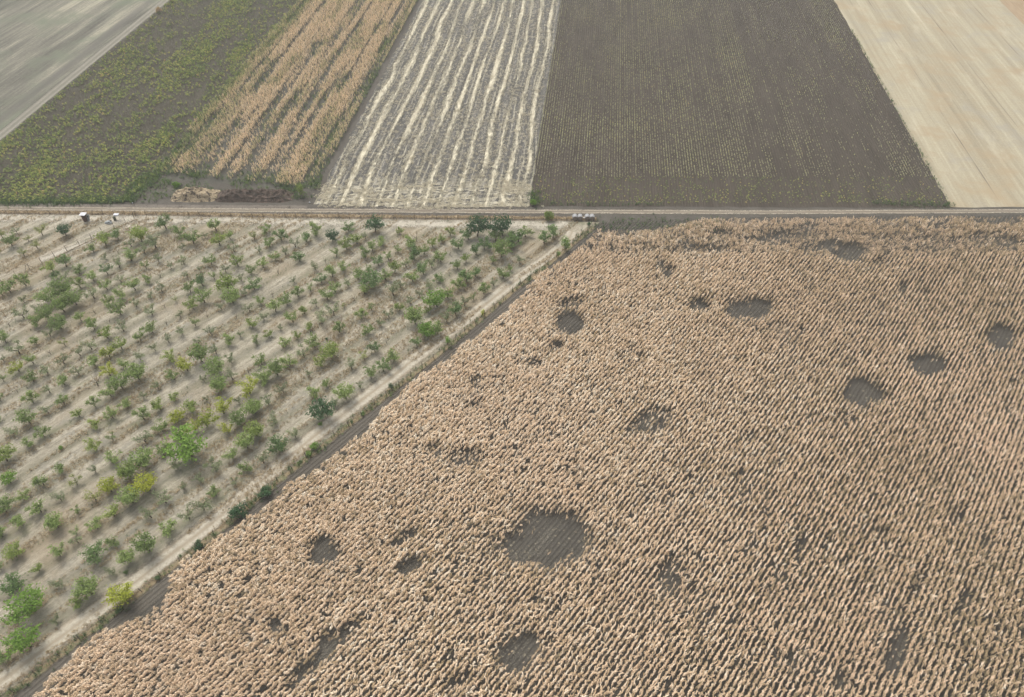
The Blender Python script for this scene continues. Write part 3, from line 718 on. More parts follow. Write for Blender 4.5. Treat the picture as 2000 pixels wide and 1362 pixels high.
# strip of dry corn with green weeds
P = strip_points(S_23 - 1.5, S_34 - 1.3, .70, .19, .1, .06, r)
u, v = pix(P[:, 0], P[:, 1], .8)
edge = 338 + (u - 330) * .10
kk = v < edge; P, u, v, edge = P[kk], u[kk], v[kk], edge[kk]; s = (P @ NS); a = P @ DS
t = (s - S_23) / (S_34 - S_23)
n1 = vnoise(s, a, .62, .020, 51, 4); n2 = vnoise(s, a, .35, .07, 52, 4)
gapR = np.exp(-((t - .90) / .028) ** 2)
near = np.clip((v - (edge - 26)) / 26, 0, 1)
dens = .97 - .85 * np.clip((n1 - .49) / .18, 0, 1) - .5 * np.clip((n2 - .54) / .18, 0, 1) - .6 * gapR - .50 * near - .6 * np.clip((.08 - t) / .12, 0, 1)
k = r.random(len(P)) < np.clip(dens, .06, .9); Q = P[k]; n = len(Q)
print('strip corn', n)
M_strip = crop_mat('dry_strip_corn_leaf', [(0, (.20, .26, .09)), (.2, (.48, .46, .23)), (.42, (.78, .58, .36)), (.7, (.88, .68, .46)), (1, (.92, .80, .62))])
c_strip = hidden_collection('strip_corn_plants', [corn_plant(60 + i, M_strip, random.Random(i).uniform(1.5, 2.0), 9, .08, .75) for i in range(6)])
tt = np.clip(r.normal(.58, .16, n) - .30 * near[k] - .4 * np.clip((.12 - t[k]) / .12, 0, 1) - .28 * (t[k] > .9) - .25 * np.clip((n2[k] - .5) / .1, 0, 1), 0, 1)
pk = pack(Q, r, 6, tt, .75, 1.05, .02)
scatter('dry_corn_strip', *pk, c_strip, 'strip of dry peach coloured corn between the weedy and the straw streaked fields', 'corn crop')
Q = P[(~k) & (r.random(len(P)) < np.clip(.07 + .25 * near + .28 * (t < .1) + .22 * (t > .88) + .7 * (n2 - .5), 0, .6))]
Pb = grid(0, .5, .5, (at(300, 372)[0], at(600, 384)[1] - 1, at(625, 372)[0], at(500, 336)[1]), .25, .25, r)
Pb = Pb[(vnoise(Pb[:, 0], Pb[:, 1], .3, .5, 57, 3) > .50) & (r.random(len(Pb)) < .5)]
Pc = np.c_[r.uniform(at(200, 396)[0], at(340, 350)[0], 2600), r.uniform(at(0, 398)[1], at(0, 340)[1], 2600)]
uc, vc = pix(Pc[:, 0], Pc[:, 1], 0); kc = (uc > 225 + (398 - vc) * .9) & (uc < 330) & (r.random(len(Pc)) < np.where(uc < 262 + (398 - vc) * 1.1, .45, .10))
Q = np.vstack([Q, Pb, Pc[kc]])
scatter('green_weeds', *pack(Q, r, 6, r.normal(.62, .28, len(Q)), .6, 1.2), c_grn, 'green weeds growing among the dry corn strip', 'weeds')

# row crop (upper right): thin rows of small plants, thicker headland beside the road
P = strip_points(S_45 + .5, S_56 - .4, .70, .24, .08, .03, r)
u, v = pix(P[:, 0], P[:, 1], 0); P = P[v < 347]; u, v = pix(P[:, 0], P[:, 1], 0); s = P @ NS; a = P @ DS
rowi = np.round(s / .70).astype(int); rv = np.random.default_rng(3).random(4000)[rowi % 4000]
tR = (s - S_45) / (S_56 - S_45)
den = .22 + .45 * rv ** 2 + .9 * (vnoise(s, a, .10, .03, 61, 3) - .5) + .4 * (vnoise(P[:, 0], P[:, 1], .25, .12, 66, 2) - .5) - .22 * np.clip((tR - .4) / .25, 0, 1)
k = r.random(len(P)) < np.clip(den, .03, .9); Q = P[k]
tint = r.normal(.42, .2, len(Q)) + .6 * (vnoise(Q[:, 0], Q[:, 1], .05, .05, 62, 3) - .5)
print('row crop', len(Q))
scatter('row_crop', *pack(Q, r, 5, tint, .6, 1.15), c_soy, 'thin straight rows of small yellow green plants on dark soil', 'row crop')
Q = P[(~k) & (r.random(len(P)) < .45)]
scatter('row_stems', *pack(Q, r, 3, r.normal(.5, .25, len(Q)), .5, .9), c_brn, 'brown stems in the thin rows of the dark field', 'dead stems')
P = grid(math.pi / 2, .55, .4, (at(1040, 398)[0], YR, at(1870, 398)[0] + 3, at(1000, 347)[1]), .2, .16, r)
s = P @ NS; P = P[(s > S_45 + .3) & (s < S_56 - .3)]; u, v = pix(P[:, 0], P[:, 1], 0); P = P[v < 398]; u, v = pix(P[:, 0], P[:, 1], 0)
den = .26 + .7 * (vnoise(P[:, 0], P[:, 1], .3, .4, 63, 4) - .5) + .10 * (v > 375) - .12 * np.clip((u - 1300) / 500, 0, 1)
Q = P[r.random(len(P)) < np.clip(den, .02, .8)]
scatter('headland_plants', *pack(Q, r, 5, r.normal(.45, .25, len(Q)), .35, .8), c_yel, 'yellow speckled plants on the headland beside the farm road', 'weeds')
# green edges
E = []
for (u0, v0, u1, v1, rad, num) in ((0, 396, 240, 392, .9, 1500), (1040, 375, 1048, 402, .9, 160), (1700, 398, 1862, 401, .7, 220), (1050, 400, 1300, 400, .5, 120), (1170, 440, 1420, 438, 1.6, 300), (345, 385, 600, 388, .6, 200), (338, 362, 350, 366, .8, 60), (540, 362, 585, 382, .8, 160)):
    tq = r.random(num)
    for q in tq:
        p = at(u0 + (u1 - u0) * q, v0 + (v1 - v0) * q); E.append(p + r.normal(0, rad, 2))
for i in range(260):                   # shoots at the foot of the field boundary on the right
    q = r.random(); p = strip_poly(S_56 - .1, 0, YR)[0] + DS * (q * 110); E.append(p + r.normal(0, .25, 2))
for i in range(700):
    q = r.random(); p = fl[0] + (fl[-1] - fl[0]) * q
    j = min(int(q * (len(fl) - 1)), len(fl) - 2); p = fl[j] + (fl[j + 1] - fl[j]) * (q * (len(fl) - 1) - j)
    if vnoise(np.array([p[0]]), np.array([p[1]]), .12, .12, 77)[0] > .5: E.append(p + r.normal(0, .5, 2))
E = np.array(E)
scatter('edge_weeds', *pack(E, r, 6, r.normal(.4, .25, len(E)), .4, .9), c_grn, 'low green weeds along the field edges and fence', 'weeds')

# straw left in windrows on the harvested field, heaps at its near end
P = strip_points(S_34 + .3, S_45 - .2, .3, .3, .15, .15, r)
s = P @ NS; a = P @ DS
w = np.abs(((s + 5.0 * (vnoise(s, a, .05, .05, 71, 1) - .5)) / 4.6) % 1 - .5)
k = r.random(len(P)) < np.where(w < .10, .35, .04)
k = r.random(len(P)) < .07
Q = P[k]
Eh = []
for (u0, v0, ru, rv, num) in ((640, 372, 18, 10, 500), (630, 385, 12, 8, 260), (715, 378, 22, 9, 420), (800, 366, 50, 4, 420), (760, 392, 60, 4, 500), (860, 392, 45, 6, 500), (1010, 370, 22, 10, 700), (990, 365, 12, 14, 400), (900, 403, 110, 3, 700), (830, 407, 60, 2.5, 500), (680, 400, 40, 4, 350), (940, 352, 30, 10, 200), (1015, 395, 14, 6, 150)):
    for i in range(int(num * .16)):
        Eh.append(at(r.normal(u0, ru * .6), r.normal(v0, rv * .6)))
Q = np.vstack([Q, np.array(Eh)])
scatter('loose_straw', *pack(Q, r, 4, r.normal(.6, .2, len(Q)), .6, 1.2), c_straw, 'loose pale straw lying on the harvested field', 'straw')

# broken stalks lying in the gaps of the corn field and along its bare margin
P = grid(A_CORN, .70, .5, (-75, 14, 150, 142), .25, .12, r); u, v = pix(P[:, 0], P[:, 1], 0)
inh = np.zeros(len(P), bool)
for cx, cy, rx, ry, rot, st in HOLES:
    if rx * ry > 250: inh |= (((u - cx) / (rx * 1.1)) ** 2 + ((v - cy) / (ry * 1.2)) ** 2) < 1
dfl = np.min([np.hypot(P[:, 0] - (fl[j] * (1 - q) + fl[j + 1] * q)[0], P[:, 1] - (fl[j] * (1 - q) + fl[j + 1] * q)[1]) for j in range(len(fl) - 1) for q in (0, .25, .5, .75)], axis=0)
inh |= (dfl < 4.2) & (P @ NC > 0) & poly_inside([tuple(p) for p in fl] + [(150, 142), (150, 5), (-75, 5)], P[:, 0], P[:, 1])
Q = P[inh & (r.random(len(P)) < .13)]; print('litter', len(Q))
scatter('stalk_litter', *pack(Q, r, 4, r.normal(.1, .25, len(Q)), .2, .55), c_straw, 'broken pale stalks lying on the bare soil of the corn field', 'litter')
# dry tufts over the orchard floor and verge
orch_poly = [tuple(at(-160, 419)), tuple(at(500, 426)), tuple(at(1160, 433))] + [tuple(p) for p in fl[::-1]] + [tuple(at(-40, 1400)), tuple(at(-300, 1400))]
P = np.c_[r.uniform(-150, 30, 170000), r.uniform(18, 145, 170000)]
P = P[poly_inside(orch_poly, P[:, 0], P[:, 1])]; P = P[in_view(P, 6, 0)]
DO, NO = unit(A_ORCH), cross(A_ORCH)
k = vnoise(P @ NO, P @ DO, .8, .05, 81, 3) + .3 * (vnoise(P[:, 0], P[:, 1], .1, .1, 82) - .5) > .54
Q = P[k]; E = np.array([at(uu, np.interp(uu, (0, 300, 500, 1000, 1165), (414.5, 417, 421, 426, 428)) + r.normal(0, 1.6)) for uu in r.uniform(-100, 1165, 3500)])
Q = np.vstack([Q, E]); print('tufts', len(Q))
scatter('dry_grass', *pack(Q, r, 4, r.normal(.5, .25, len(Q)), .5, 1.1, .012), c_dry, 'short dry grass on the orchard floor and road verge', 'dry grass')
#REST
def wood_mat():
    m = NM('bark', .9)
    n = m.noise(m.pos(0), 6, 3, .7)
    m.color(m.mix(m.remap(n, .35, .65), (.075, .060, .048), (.15, .125, .10))); return m.m
M_bark = wood_mat()
def foliage(name, a, b, c):
    m = NM(name, .7)
    oi = m.n('ShaderNodeObjectInfo')
    n = m.noise(m.pos(0), 3.0, 3, .8)
    f = m.math('ADD', n, m.math('MULTIPLY', m.math('SUBTRACT', oi.outputs['Random'], .5), .25))
    col = m.ramp(f, [(.3, a), (.5, b), (.7, c)])
    m.color(col)
    tr = m.n('ShaderNodeBsdfTranslucent'); m.l(col, tr.inputs[0])
    mx = m.n('ShaderNodeMixShader'); mx.inputs[0].default_value = .42
    m.l(m.b.outputs[0], mx.inputs[1]); m.l(tr.outputs[0], mx.inputs[2]); m.l(mx.outputs[0], m.t.nodes['Material Output'].inputs[0])
    return m.m
FOL = {'g': foliage('leaf_green', (0.154, 0.217, 0.080), (0.234, 0.314, 0.108), (0.331, 0.422, 0.148)),
       'd': foliage('leaf_deep_green', (0.108, 0.182, 0.074), (0.165, 0.251, 0.097), (0.228, 0.319, 0.125)),
       'D': foliage('leaf_dark_green', (.045, .10, .05), (.07, .14, .065), (.10, .18, .085)),
       'G': foliage('leaf_bright_green', (0.114, 0.217, 0.040), (0.177, 0.308, 0.057), (0.262, 0.399, 0.091)),
       's': foliage('leaf_grey_green', (0.171, 0.211, 0.114), (0.239, 0.285, 0.154), (0.319, 0.365, 0.205)),
       'v': foliage('leaf_light_green', (0.171, 0.234, 0.063), (0.251, 0.325, 0.091), (0.353, 0.422, 0.125)),
       'y': foliage('leaf_pale_green', (0.217, 0.251, 0.097), (0.308, 0.342, 0.125), (0.410, 0.433, 0.171)),
       'Y': foliage('leaf_yellow_green', (0.239, 0.296, 0.057), (0.353, 0.405, 0.074), (0.467, 0.490, 0.103)),
       'Z': foliage('leaf_yellow', (.28, .33, .05), (.42, .46, .065), (.54, .55, .10)),
       't': foliage('leaf_tan', (.34, .24, .12), (.46, .33, .18), (.56, .42, .25))}
# ---------------- fruit trees: an open vase of limbs with sprays of leaves
def tree_meshes(seed, nleaf, lsize=.15, limbs=5, bushy=.0, gap=.25):
    """unit tree: crown about 2.4 m across, 3 m tall"""
    r = random.Random(seed); wood = MB(); tips = []
    th = r.uniform(.45, .75); lx, ly = r.uniform(-.12, .12), r.uniform(-.12, .12)
    top = Vector((lx, ly, th))
    wood.tube([(0, 0, -.05), (lx * .4, ly * .4, th * .5), tuple(top)], (.095, .075, .065), 6)
    a0 = r.uniform(0, 6.28)
    for i in range(limbs):
        if r.random() < gap * .5: continue
        a = a0 + 2 * math.pi * i / limbs + r.uniform(-.45, .45); L = r.uniform(.95, 1.5); e = r.uniform(.5, 1.15)
        p = top.copy(); pts = [p.copy()]; d = Vector((math.cos(a) * math.cos(e), math.sin(a) * math.cos(e), math.sin(e)))
        for k in range(4):
            d = (d + Vector((r.uniform(-.22, .22), r.uniform(-.22, .22), r.uniform(-.16, .2)))).normalized()
            p = p + d * L / 4; pts.append(p.copy())
        wood.tube(pts, (.048, .038, .028, .018, .008), 4, False)
        for k in range(1, 5):
            for q in range(2 if k > 1 else 1):
                b = pts[k]; dd = (d * .4 + Vector((r.uniform(-1, 1), r.uniform(-1, 1), r.uniform(-.25, .8)))).normalized(); l2 = r.uniform(.25, .6)
                m_ = b + dd * l2 * .5 + Vector((0, 0, .03)); t = b + dd * l2
                wood.tube([b, m_, t], (.014, .010, .005), 3, False)
                tips.append((b, t, r.uniform(.4, 1.4)))
    crown = MB(); tips = [t for t in tips if r.random() > gap] or tips
    ws = [t[2] for t in tips]
    cs = [t[0].lerp(t[1], .6) for t in tips]; cen = sum(cs, Vector()) / len(cs)
    for i in range(nleaf):
        if r.random() < bushy:
            v = Vector((r.gauss(0, 1), r.gauss(0, 1), r.gauss(0, 1))).normalized() * (r.random() ** .33)
            bump = 1 + .22 * math.sin(v.x * 5 + seed) * math.cos(v.y * 6 + v.z * 4)
            c = Vector((v.x * 1.15 * bump, v.y * 1.15 * bump, 1.62 + v.z * .85 * bump))
        else:
            b, t, w_ = r.choices(tips, ws)[0]; c = b.lerp(t, r.uniform(.1, 1.15)) + Vector((r.gauss(0, .15), r.gauss(0, .15), r.gauss(0, .11)))
        n = Vector((r.uniform(-1, 1), r.uniform(-1, 1), r.uniform(.1, 1.2))).normalized()
        t = n.orthogonal().normalized(); t.rotate(Matrix.Rotation(r.uniform(0, 6.28), 3, n)); b2 = n.cross(t); s_ = lsize * r.uniform(.6, 1.35)
        crown.add([c - t * s_ * .5, c - b2 * s_ * .3, c + t * s_ * .5, c + b2 * s_ * .3], [(0, 1, 2, 3)])
    return wood.mesh('trunk', M_bark), crown.mesh('crown', FOL['g'])
TM = {'dense': [tree_meshes(100 + i, 1350, .19, 6, .35, .08) for i in range(4)],
      'mid': [tree_meshes(120 + i, 880, .19, 6, .12, .12) for i in range(6)],
      'thin': [tree_meshes(140 + i, 520, .17, 5, 0, .15) for i in range(5)],
      'bare': [tree_meshes(160 + i, 16, .13, 4, 0, .3) for i in range(4)]}
KINDT = {'g': ('mid', 'leafy green'), 'd': ('mid', 'leafy deep green'), 'D': ('dense', 'dense dark green'), 'G': ('dense', 'dense bright green'), 's': ('thin', 'sparse grey-green'),
         'v': ('mid', 'leafy light green'), 'y': ('thin', 'sparse pale green'), 'Y': ('mid', 'leafy yellow-green'), 'Z': ('dense', 'dense yellow'), 'b': ('bare', 'bare')}
def part_copy(me, name, parent, mat=None):
    o = bpy.data.objects.new(name, me); link(o, parent)
    if mat:
        o.material_slots[0].link = 'OBJECT'; o.material_slots[0].material = mat
    return o
def ordinal(n): return '%d%s' % (n, 'th' if 10 <= n % 100 <= 20 else {1: 'st', 2: 'nd', 3: 'rd'}.get(n % 10, 'th'))
P = np.c_[r.uniform(-150, 30, 60000), r.uniform(18, 145, 60000)]
P = P[poly_inside(orch_poly, P[:, 0], P[:, 1])]; P = P[in_view(P, 6, 0)]
x = ((P @ cross(A_ORCH)) - ROWPH) / 4.86; w = np.abs((x + .5) % 1 - .5)
Q = P[(w + .5 * (vnoise(P[:, 0], P[:, 1], .25, .25, 91, 3) - .5) < .13) & (r.random(len(P)) < .55)]
pk = pack(Q, r, 6, r.normal(.35, .25, len(Q)), .18, .42, .01)
scatter('orchard_weeds', *pk, c_grn, 'low green weeds under the rows of fruit trees', 'weeds')
rt = random.Random(3)
TL = []
for e in TREES.split(';'):
    if not e.strip(): continue
    a, b, c, k = e.split(','); p = at(float(a), float(b)); sc_ = FOC / (p[1] * CP + CAMH * SP)
    TL.append(dict(u=float(a), v=float(b), px=float(c), k=k, p=p, size=float(c) / sc_))
plot_a, plot_b = at(0, 552), at(262, 427)
for t in TL:
    d = plot_b - plot_a; q = t['p'] - plot_a
    t['plot'] = (d[0] * q[1] - d[1] * q[0]) > 0 and t['u'] < 262
NO_, DO_ = cross(A_ORCH), unit(A_ORCH)
c_all = np.array([t['p'] @ NO_ for t in TL if not t['plot']]); SPR = 4.86
ph = np.angle(np.exp(2j * math.pi * c_all / SPR).mean()) / (2 * math.pi) * SPR
for t in TL: t['row'] = int(round((t['p'] @ NO_ - ph) / SPR)); t['al'] = t['p'] @ DO_
rmax = max(t['row'] for t in TL if not t['plot'])
rows = {}
for t in TL:
    if not t['plot']: rows.setdefault(rmax - t['row'] + 1, []).append(t)
for rn, L in rows.items():
    L.sort(key=lambda t: -t['al'])
    for i, t in enumerate(L): t['where'] = '%s from the top of the %s row from the track' % (ordinal(i + 1), ordinal(rn))
shed = at(166, 432)
L = sorted([t for t in TL if t['plot']], key=lambda t: np.linalg.norm(t['p'] - shed))
for i, t in enumerate(L): t['where'] = '%s nearest the white roofed shed in the fenced corner plot' % ordinal(i + 1)
leafy = sorted([t for t in TL if t['k'] != 'b'], key=lambda t: -t['px'])
small = leafy[300:]
for t in TL:
    kind, look = KINDT[t['k']]
    if t['k'] in 'gdv' and t['px'] > 31: kind = 'dense'
    if t['k'] == 'g' and t['px'] < 19: kind = 'thin'
    wm, cm = rt.choice(TM[kind]); t['meshes'] = (wm, cm)
    f = (1.15 if t['k'] in 'DG' else 1.0) * t['size'] / 2.38 * rt.uniform(.98, 1.1) * (1.12 if kind == 'thin' else 1.08)
    if kind == 'bare': f = max(f, .7)
    t['sc'] = Vector((f * rt.uniform(.92, 1.08), f * rt.uniform(.92, 1.08), (f * .75 + .25 * max(f, 1.0)) * rt.uniform(.85, 1.02)))
    t['rz'] = rt.uniform(0, 6.28)
small_ids = {id(t) for t in small}
for t in TL:
    if id(t) in small_ids: continue
    bare = t['k'] == 'b'
    o = empty('dead_fruit_tree' if bare else 'fruit_tree', t['p'][0], t['p'][1], 0, t['rz']); o.scale = t['sc']
    look = KINDT[t['k']][1]
    if not bare and t['px'] > 33 and t['k'] != 'Z': look = 'big ' + look.split(' ', 1)[1]
    tag(o, '%s fruit tree, %s' % (look, t['where']), 'dead tree' if bare else 'fruit tree',
        'leafless trees of the orchard' if bare else 'fruit trees planted in the orchard rows')
    part_copy(t['meshes'][0], 'trunk', o)
    part_copy(t['meshes'][1], 'crown', o, FOL['y' if bare else t['k']])
# the smallest trees, past three hundred, as one object
mats = [M_bark] + [FOL[k] for k in 'gdDGsvyYZ']; V, F, MI, n0 = [], [], [], 0
for t in small:
    M = Matrix.Translation((t['p'][0], t['p'][1], 0)) @ Matrix.Rotation(t['rz'], 4, 'Z') @ Matrix.Diagonal((*t['sc'], 1))
    for me, mi in ((t['meshes'][0], 0), (t['meshes'][1], 1 + 'gdDGsvyYZ'.index(t['k']))):
        V += [tuple(M @ v.co) for v in me.vertices]; F += [tuple(n0 + i for i in p.vertices) for p in me.polygons]; MI += [mi] * len(me.polygons); n0 = len(V)
me = bpy.data.meshes.new('small_fruit_trees'); me.from_pydata(V, [], F)
for m_ in mats: me.materials.append(m_)
me.polygons.foreach_set('material_index', MI); me.update()
tag(link(bpy.data.objects.new('small_fruit_trees', me)), 'the smallest young fruit trees scattered through the orchard rows', 'small trees', kind='stuff')

# ---------------- bushes
def bush_meshes(seed, n=900, tall=1.0, size=.16):
    r = random.Random(seed); wood = MB(); cr = MB()
    for i in range(7):
        a = r.uniform(0, 6.28); q = r.uniform(.2, .7); wood.tube([(0, 0, 0), (math.cos(a) * q * .5, math.sin(a) * q * .5, .45 * tall), (math.cos(a) * q, math.sin(a) * q, r.uniform(.7, 1.2) * tall)], (.03, .02, .008), 3, False)
    lobes = [(Vector((r.uniform(-.5, .5), r.uniform(-.5, .5), r.uniform(.45, 1.0) * tall)), r.uniform(.3, .5)) for _ in range(8)]
    for i in range(n):
        c, q = r.choice(lobes); v = Vector((r.gauss(0, 1), r.gauss(0, 1), r.gauss(0, 1))).normalized() * q * r.random() ** .4
        c = c + Vector((v.x, v.y, v.z * tall)); c.z = max(.05, c.z)
        nn = Vector((r.uniform(-1, 1), r.uniform(-1, 1), r.uniform(0, 1.2))).normalized(); t = nn.orthogonal().normalized(); t.rotate(Matrix.Rotation(r.uniform(0, 6.28), 3, nn)); b2 = nn.cross(t); s_ = size * r.uniform(.6, 1.3)
        cr.add([c - t * s_ * .5, c - b2 * s_ * .3, c + t * s_ * .5, c + b2 * s_ * .3], [(0, 1, 2, 3)])
    return wood.mesh('stem', M_bark), cr.mesh('foliage', FOL['g'])
BM = [bush_meshes(200 + i) for i in range(3)] + [bush_meshes(210, 1000, 1.9, .15)]
BUSH = [(1105, 489, 22, 'G', 3, 'bright green cone shaped bush beside the upper end of the border fence'),
        (1090, 502, 10, 'G', 3, 'small green bush just below the bright green cone shaped bush'),
        (1149, 441, 10, 'D', 0, 'small dark green bush below the white bales'),
        (1072, 430, 26, 'v', 1, 'wide pale green bush on the verge left of the white bales'),
        (472, 1006, 44, 'D', 0, 'widest dark green bush between the dirt track and the corn'),
        (521, 966, 33, 'D', 1, 'second widest dark green bush, just above the widest one beside the corn'),
        (387, 1070, 24, 'D', 2, 'low dark green bush pressed against the corn below the widest bush'),
        (616, 876, 21, 'G', 1, 'upper of two touching green bushes beside the dirt track'),
        (604, 888, 15, 'G', 2, 'lower of two touching green bushes beside the dirt track'),
        (627, 831, 11, 'G', 0, 'round green bush at the foot of a dark green fruit tree'),
        (765, 760, 12, 'D', 3, 'slim dark green bush on the bare soil midway up the track'),
        (710, 810, 12, 'd', 2, 'low green shrub at the edge of the bare soil strip'),
        (875, 672, 15, 'G', 3, 'green bush between the dirt track and the upper corn edge'),
        (943, 617, 11, 'Z', 3, 'small lone yellow bush standing on the dirt track verge'),
        (639, 664, 7, 'D', 0, 'tiny dark green bush alone between orchard rows in the middle'),
        (120, 878, 11, 'G', 0, 'tiny bright green bush alone in a wide gap at left'),
        (309, 1131, 12, 'd', 1, 'small weedy shrub beside the notch in the corn edge'),
        (232, 1195, 13, 'd', 2, 'small shrub under the bright yellow tree at the track'),
        (248, 1120, 11, 'd', 0, 'small shrub left of the track above the yellow tree'),
        (588, 903, 8, 'd', 2, 'tiny shrub below the two touching green bushes'),
        (1042, 401, 17, 'G', 1, 'green bush at the corner of the straw streaked field'),
        (590, 384, 20, 'v', 3, 'tall yellowish weed clump at the right end of the dung heap'),
        (345, 365, 16, 'G', 2, 'green plants at the left end of the straw heap'),
        (335, 5, 14, 't', 3, 'upper tuft of tall tan grass beside the far field track'),
        (311, 25, 14, 't', 1, 'lower tuft of tall tan grass beside the far field track')]
for u, v, px, k, mi, lab in BUSH:
    p = at(u, v); f = px / (FOC / (p[1] * CP + CAMH * SP)) / 1.7
    o = empty('grass_tuft' if k == 't' else 'bush', p[0], p[1], 0, rt.uniform(0, 6.28)); o.scale = (f, f * rt.uniform(.8, 1), f * (.95 if px < 30 else .75))
    tag(o, lab, 'grass tuft' if k == 't' else 'bush')
    part_copy(BM[mi][0], 'stem', o); part_copy(BM[mi][1], 'foliage', o, FOL[k])

# ---------------- fences
def plain(name, c, rough=.8, c2=None, sc2=5):
    m = NM(name, rough); m.color(m.mix(m.remap(m.noise(m.pos(0), sc2, 4, .7), .35, .65), c, c2 or tuple(x * .7 for x in c))); return m.m
M_post = plain('weathered_post', (.17, .145, .12)); M_wire = plain('rusty_wire', (.16, .13, .11))
post_me = MB(); post_me.tube([(0, 0, -.1), (.01, 0, .7), (0, .01, 1.35)], (.06, .055, .05), 6); post_me = post_me.mesh('post', M_post, True)
def wire_fence(px, spacing, label, height=1.35, braces=(), corner=None):
    Q, s = resample([at(u, v) for u, v in px], spacing)
    mid = Q[len(Q) // 2]; o = empty('wire_fence', mid[0], mid[1]); tag(o, label, 'fence')
    for i, q in enumerate(Q):
        c = bpy.data.objects.new('post', post_me); link(c, o)
        c.location = (q[0] - mid[0] + rt.uniform(-.08, .08), q[1] - mid[1] + rt.uniform(-.08, .08), 0)
        c.rotation_euler = (rt.gauss(0, .06), rt.gauss(0, .06), rt.uniform(0, 6)); c.scale = (1, 1, height / 1.35 * rt.uniform(.85, 1.08))
        if i in braces:
            T = (Q[min(i + 1, len(Q) - 1)] - Q[max(i - 1, 0)]); T /= np.linalg.norm(T)
            for sg in (-1, 1):
                b = MB(); b.tube([(q[0] - mid[0] + T[0] * sg * .9, q[1] - mid[1] + T[1] * sg * .9, 0), (q[0] - mid[0] + T[0] * sg * .05, q[1] - mid[1] + T[1] * sg * .05, height * .85)], (.045, .04), 5)
                b.build('brace', M_post, o)
    for z in (.35, .75, 1.15):
        w = MB(); w.tube([(q[0] - mid[0], q[1] - mid[1], z * height / 1.35 + rt.uniform(-.02, .02)) for q in Q], [.009] * len(Q), 3, False)
        w.build('wire', M_wire, o)
wire_fence([(-90, 417.5), (0, 418), (300, 420.5), (500, 425), (700, 427.5), (900, 429.5), (1000, 430.5), (1165, 432)], 2.62, 'long wire fence on thin posts between the orchard and the farm road', braces=(6, 17, 27, 41, 52))
wire_fence([(-80, 590), (-30, 566), (12, 547), (36, 536), (59, 526), (78, 518), (102, 505), (123, 495), (144, 484), (164, 474), (184, 465), (202, 454), (221, 448), (239, 438), (262, 426)], 2.9, 'slanting wire fence on leaning posts around the small corner plot', 1.7, braces=(5,))
wire_fence([(-20, 1390)] + fence_line[1:], 3.1, 'wire fence on thin posts between the dirt track and the corn', 1.5)
ribbon('fence_foot', [at(u, v) for u, v in ((110, 503), (164, 476), (221, 449), (268, 428))], .45, .044, verge_mat('dark_weedy_foot', (.10, .075, .05), (.2, .16, .11), .45, .1))

# ---------------- wrapped bales
M_wrap = plain('white_wrap', (.33, .335, .35), .6, (.26, .265, .28), 3); M_bale = plain('bale_end', (.30, .255, .22), .9, (.20, .17, .15), 8)
M_dark = plain('dark_strap', (.10, .10, .10))
def bale_mesh(seed):
    r = random.Random(seed); mb = MB(); n = 28; vs = []; R = .60; L = 1.15; prof = [(-.5, .93), (-.46, 1), (-.2, 1.01), (.1, .995), (.3, 1.012), (.46, 1), (.5, .93)]
    for y, k in prof:
        for i in range(n):
            a = 2 * math.pi * i / n; rr = R * k * (1 + .012 * math.sin(3 * a + seed + y * 5)); sag = .94 if math.sin(a) < -.7 else 1
            vs.append((math.cos(a) * rr, y * L, R * .96 + math.sin(a) * rr * sag))
    fs = [(j * n + i, j * n + (i + 1) % n, (j + 1) * n + (i + 1) % n, (j + 1) * n + i) for j in range(len(prof) - 1) for i in range(n)]
    mb.add(vs, [f[::-1] for f in fs]); w = mb.mesh('wrap', M_wrap, True)
    e = MB()
    for sg in (-1, 1):
        rings = [(R * .95, .49), (R * .8, .50), (R * .45, .485), (R * .1, .497)]; vs = []
        for q, y in rings:
            for i in range(n):
                a = 2 * math.pi * i / n; vs.append((math.cos(a) * q, sg * y * L + r.uniform(-.008, .008), R * .96 + math.sin(a) * q * (.95 if math.sin(a) < -.7 else 1)))
        fs = [(j * n + i, j * n + (i + 1) % n, (j + 1) * n + (i + 1) % n, (j + 1) * n + i) for j in range(3) for i in range(n)] + [tuple(3 * n + i for i in range(n))]
        e.add(vs, fs if sg < 0 else [f[::-1] for f in fs])
    return w, e.mesh('end_face', M_bale)
bw, be = bale_mesh(1)
for u, rz, lab in ((1122.5, .05, 'leftmost'), (1132.6, -.04, 'second from left'), (1146.6, .03, 'second from right'), (1156, -.02, 'rightmost')):
    p = at(u, 428.2); o = empty('wrapped_bale', p[0], p[1], 0, rz)
    tag(o, 'round white wrapped bale, %s of the four beside the road fence' % lab, 'bale', 'white wrapped bales by the farm road')
    part_copy(bw, 'wrap', o); part_copy(be, 'end_face', o)

# ---------------- shed, leaning sheet, barrel, tarp heap
M_white = plain('white_sheet', (.58, .59, .63), .5, (.48, .49, .53), 2); M_brown = plain('dark_boards', (.10, .055, .042), .8, (.055, .035, .028), 4)
M_tarp = plain('pale_tarp', (.42, .45, .46), .55, (.24, .26, .28), 2.5); M_metal = plain('grey_sheet', (.40, .42, .44), .5, (.28, .29, .31), 2); M_olive = plain('olive_barrel', (.075, .085, .05), .6)
p = at(168, 431.5); o = empty('shed', p[0], p[1], 0, -.15)
tag(o, 'narrow dark brown shed with a white sloping roof in the fenced corner plot', 'shed')
b = MB()
for sx in (-.33, .33): b.box((sx, 0, .95), (.05, .8, 1.9))
b.box((0, .4, .95), (.606, .05, 1.9)); b.box((0, -.4, .12), (.606, .05, .24)); b.build('wall', M_brown, o)
b = MB(); b.box((0, -.40, 1.05), (.58, .035, 1.6)); d_ = b.build('door', plain('door_boards', (.13, .07, .055)), o)
b = MB(); b.box((.22, -.44, 1.05), (.03, .04, .14)); b.build('handle', M_dark, d_)
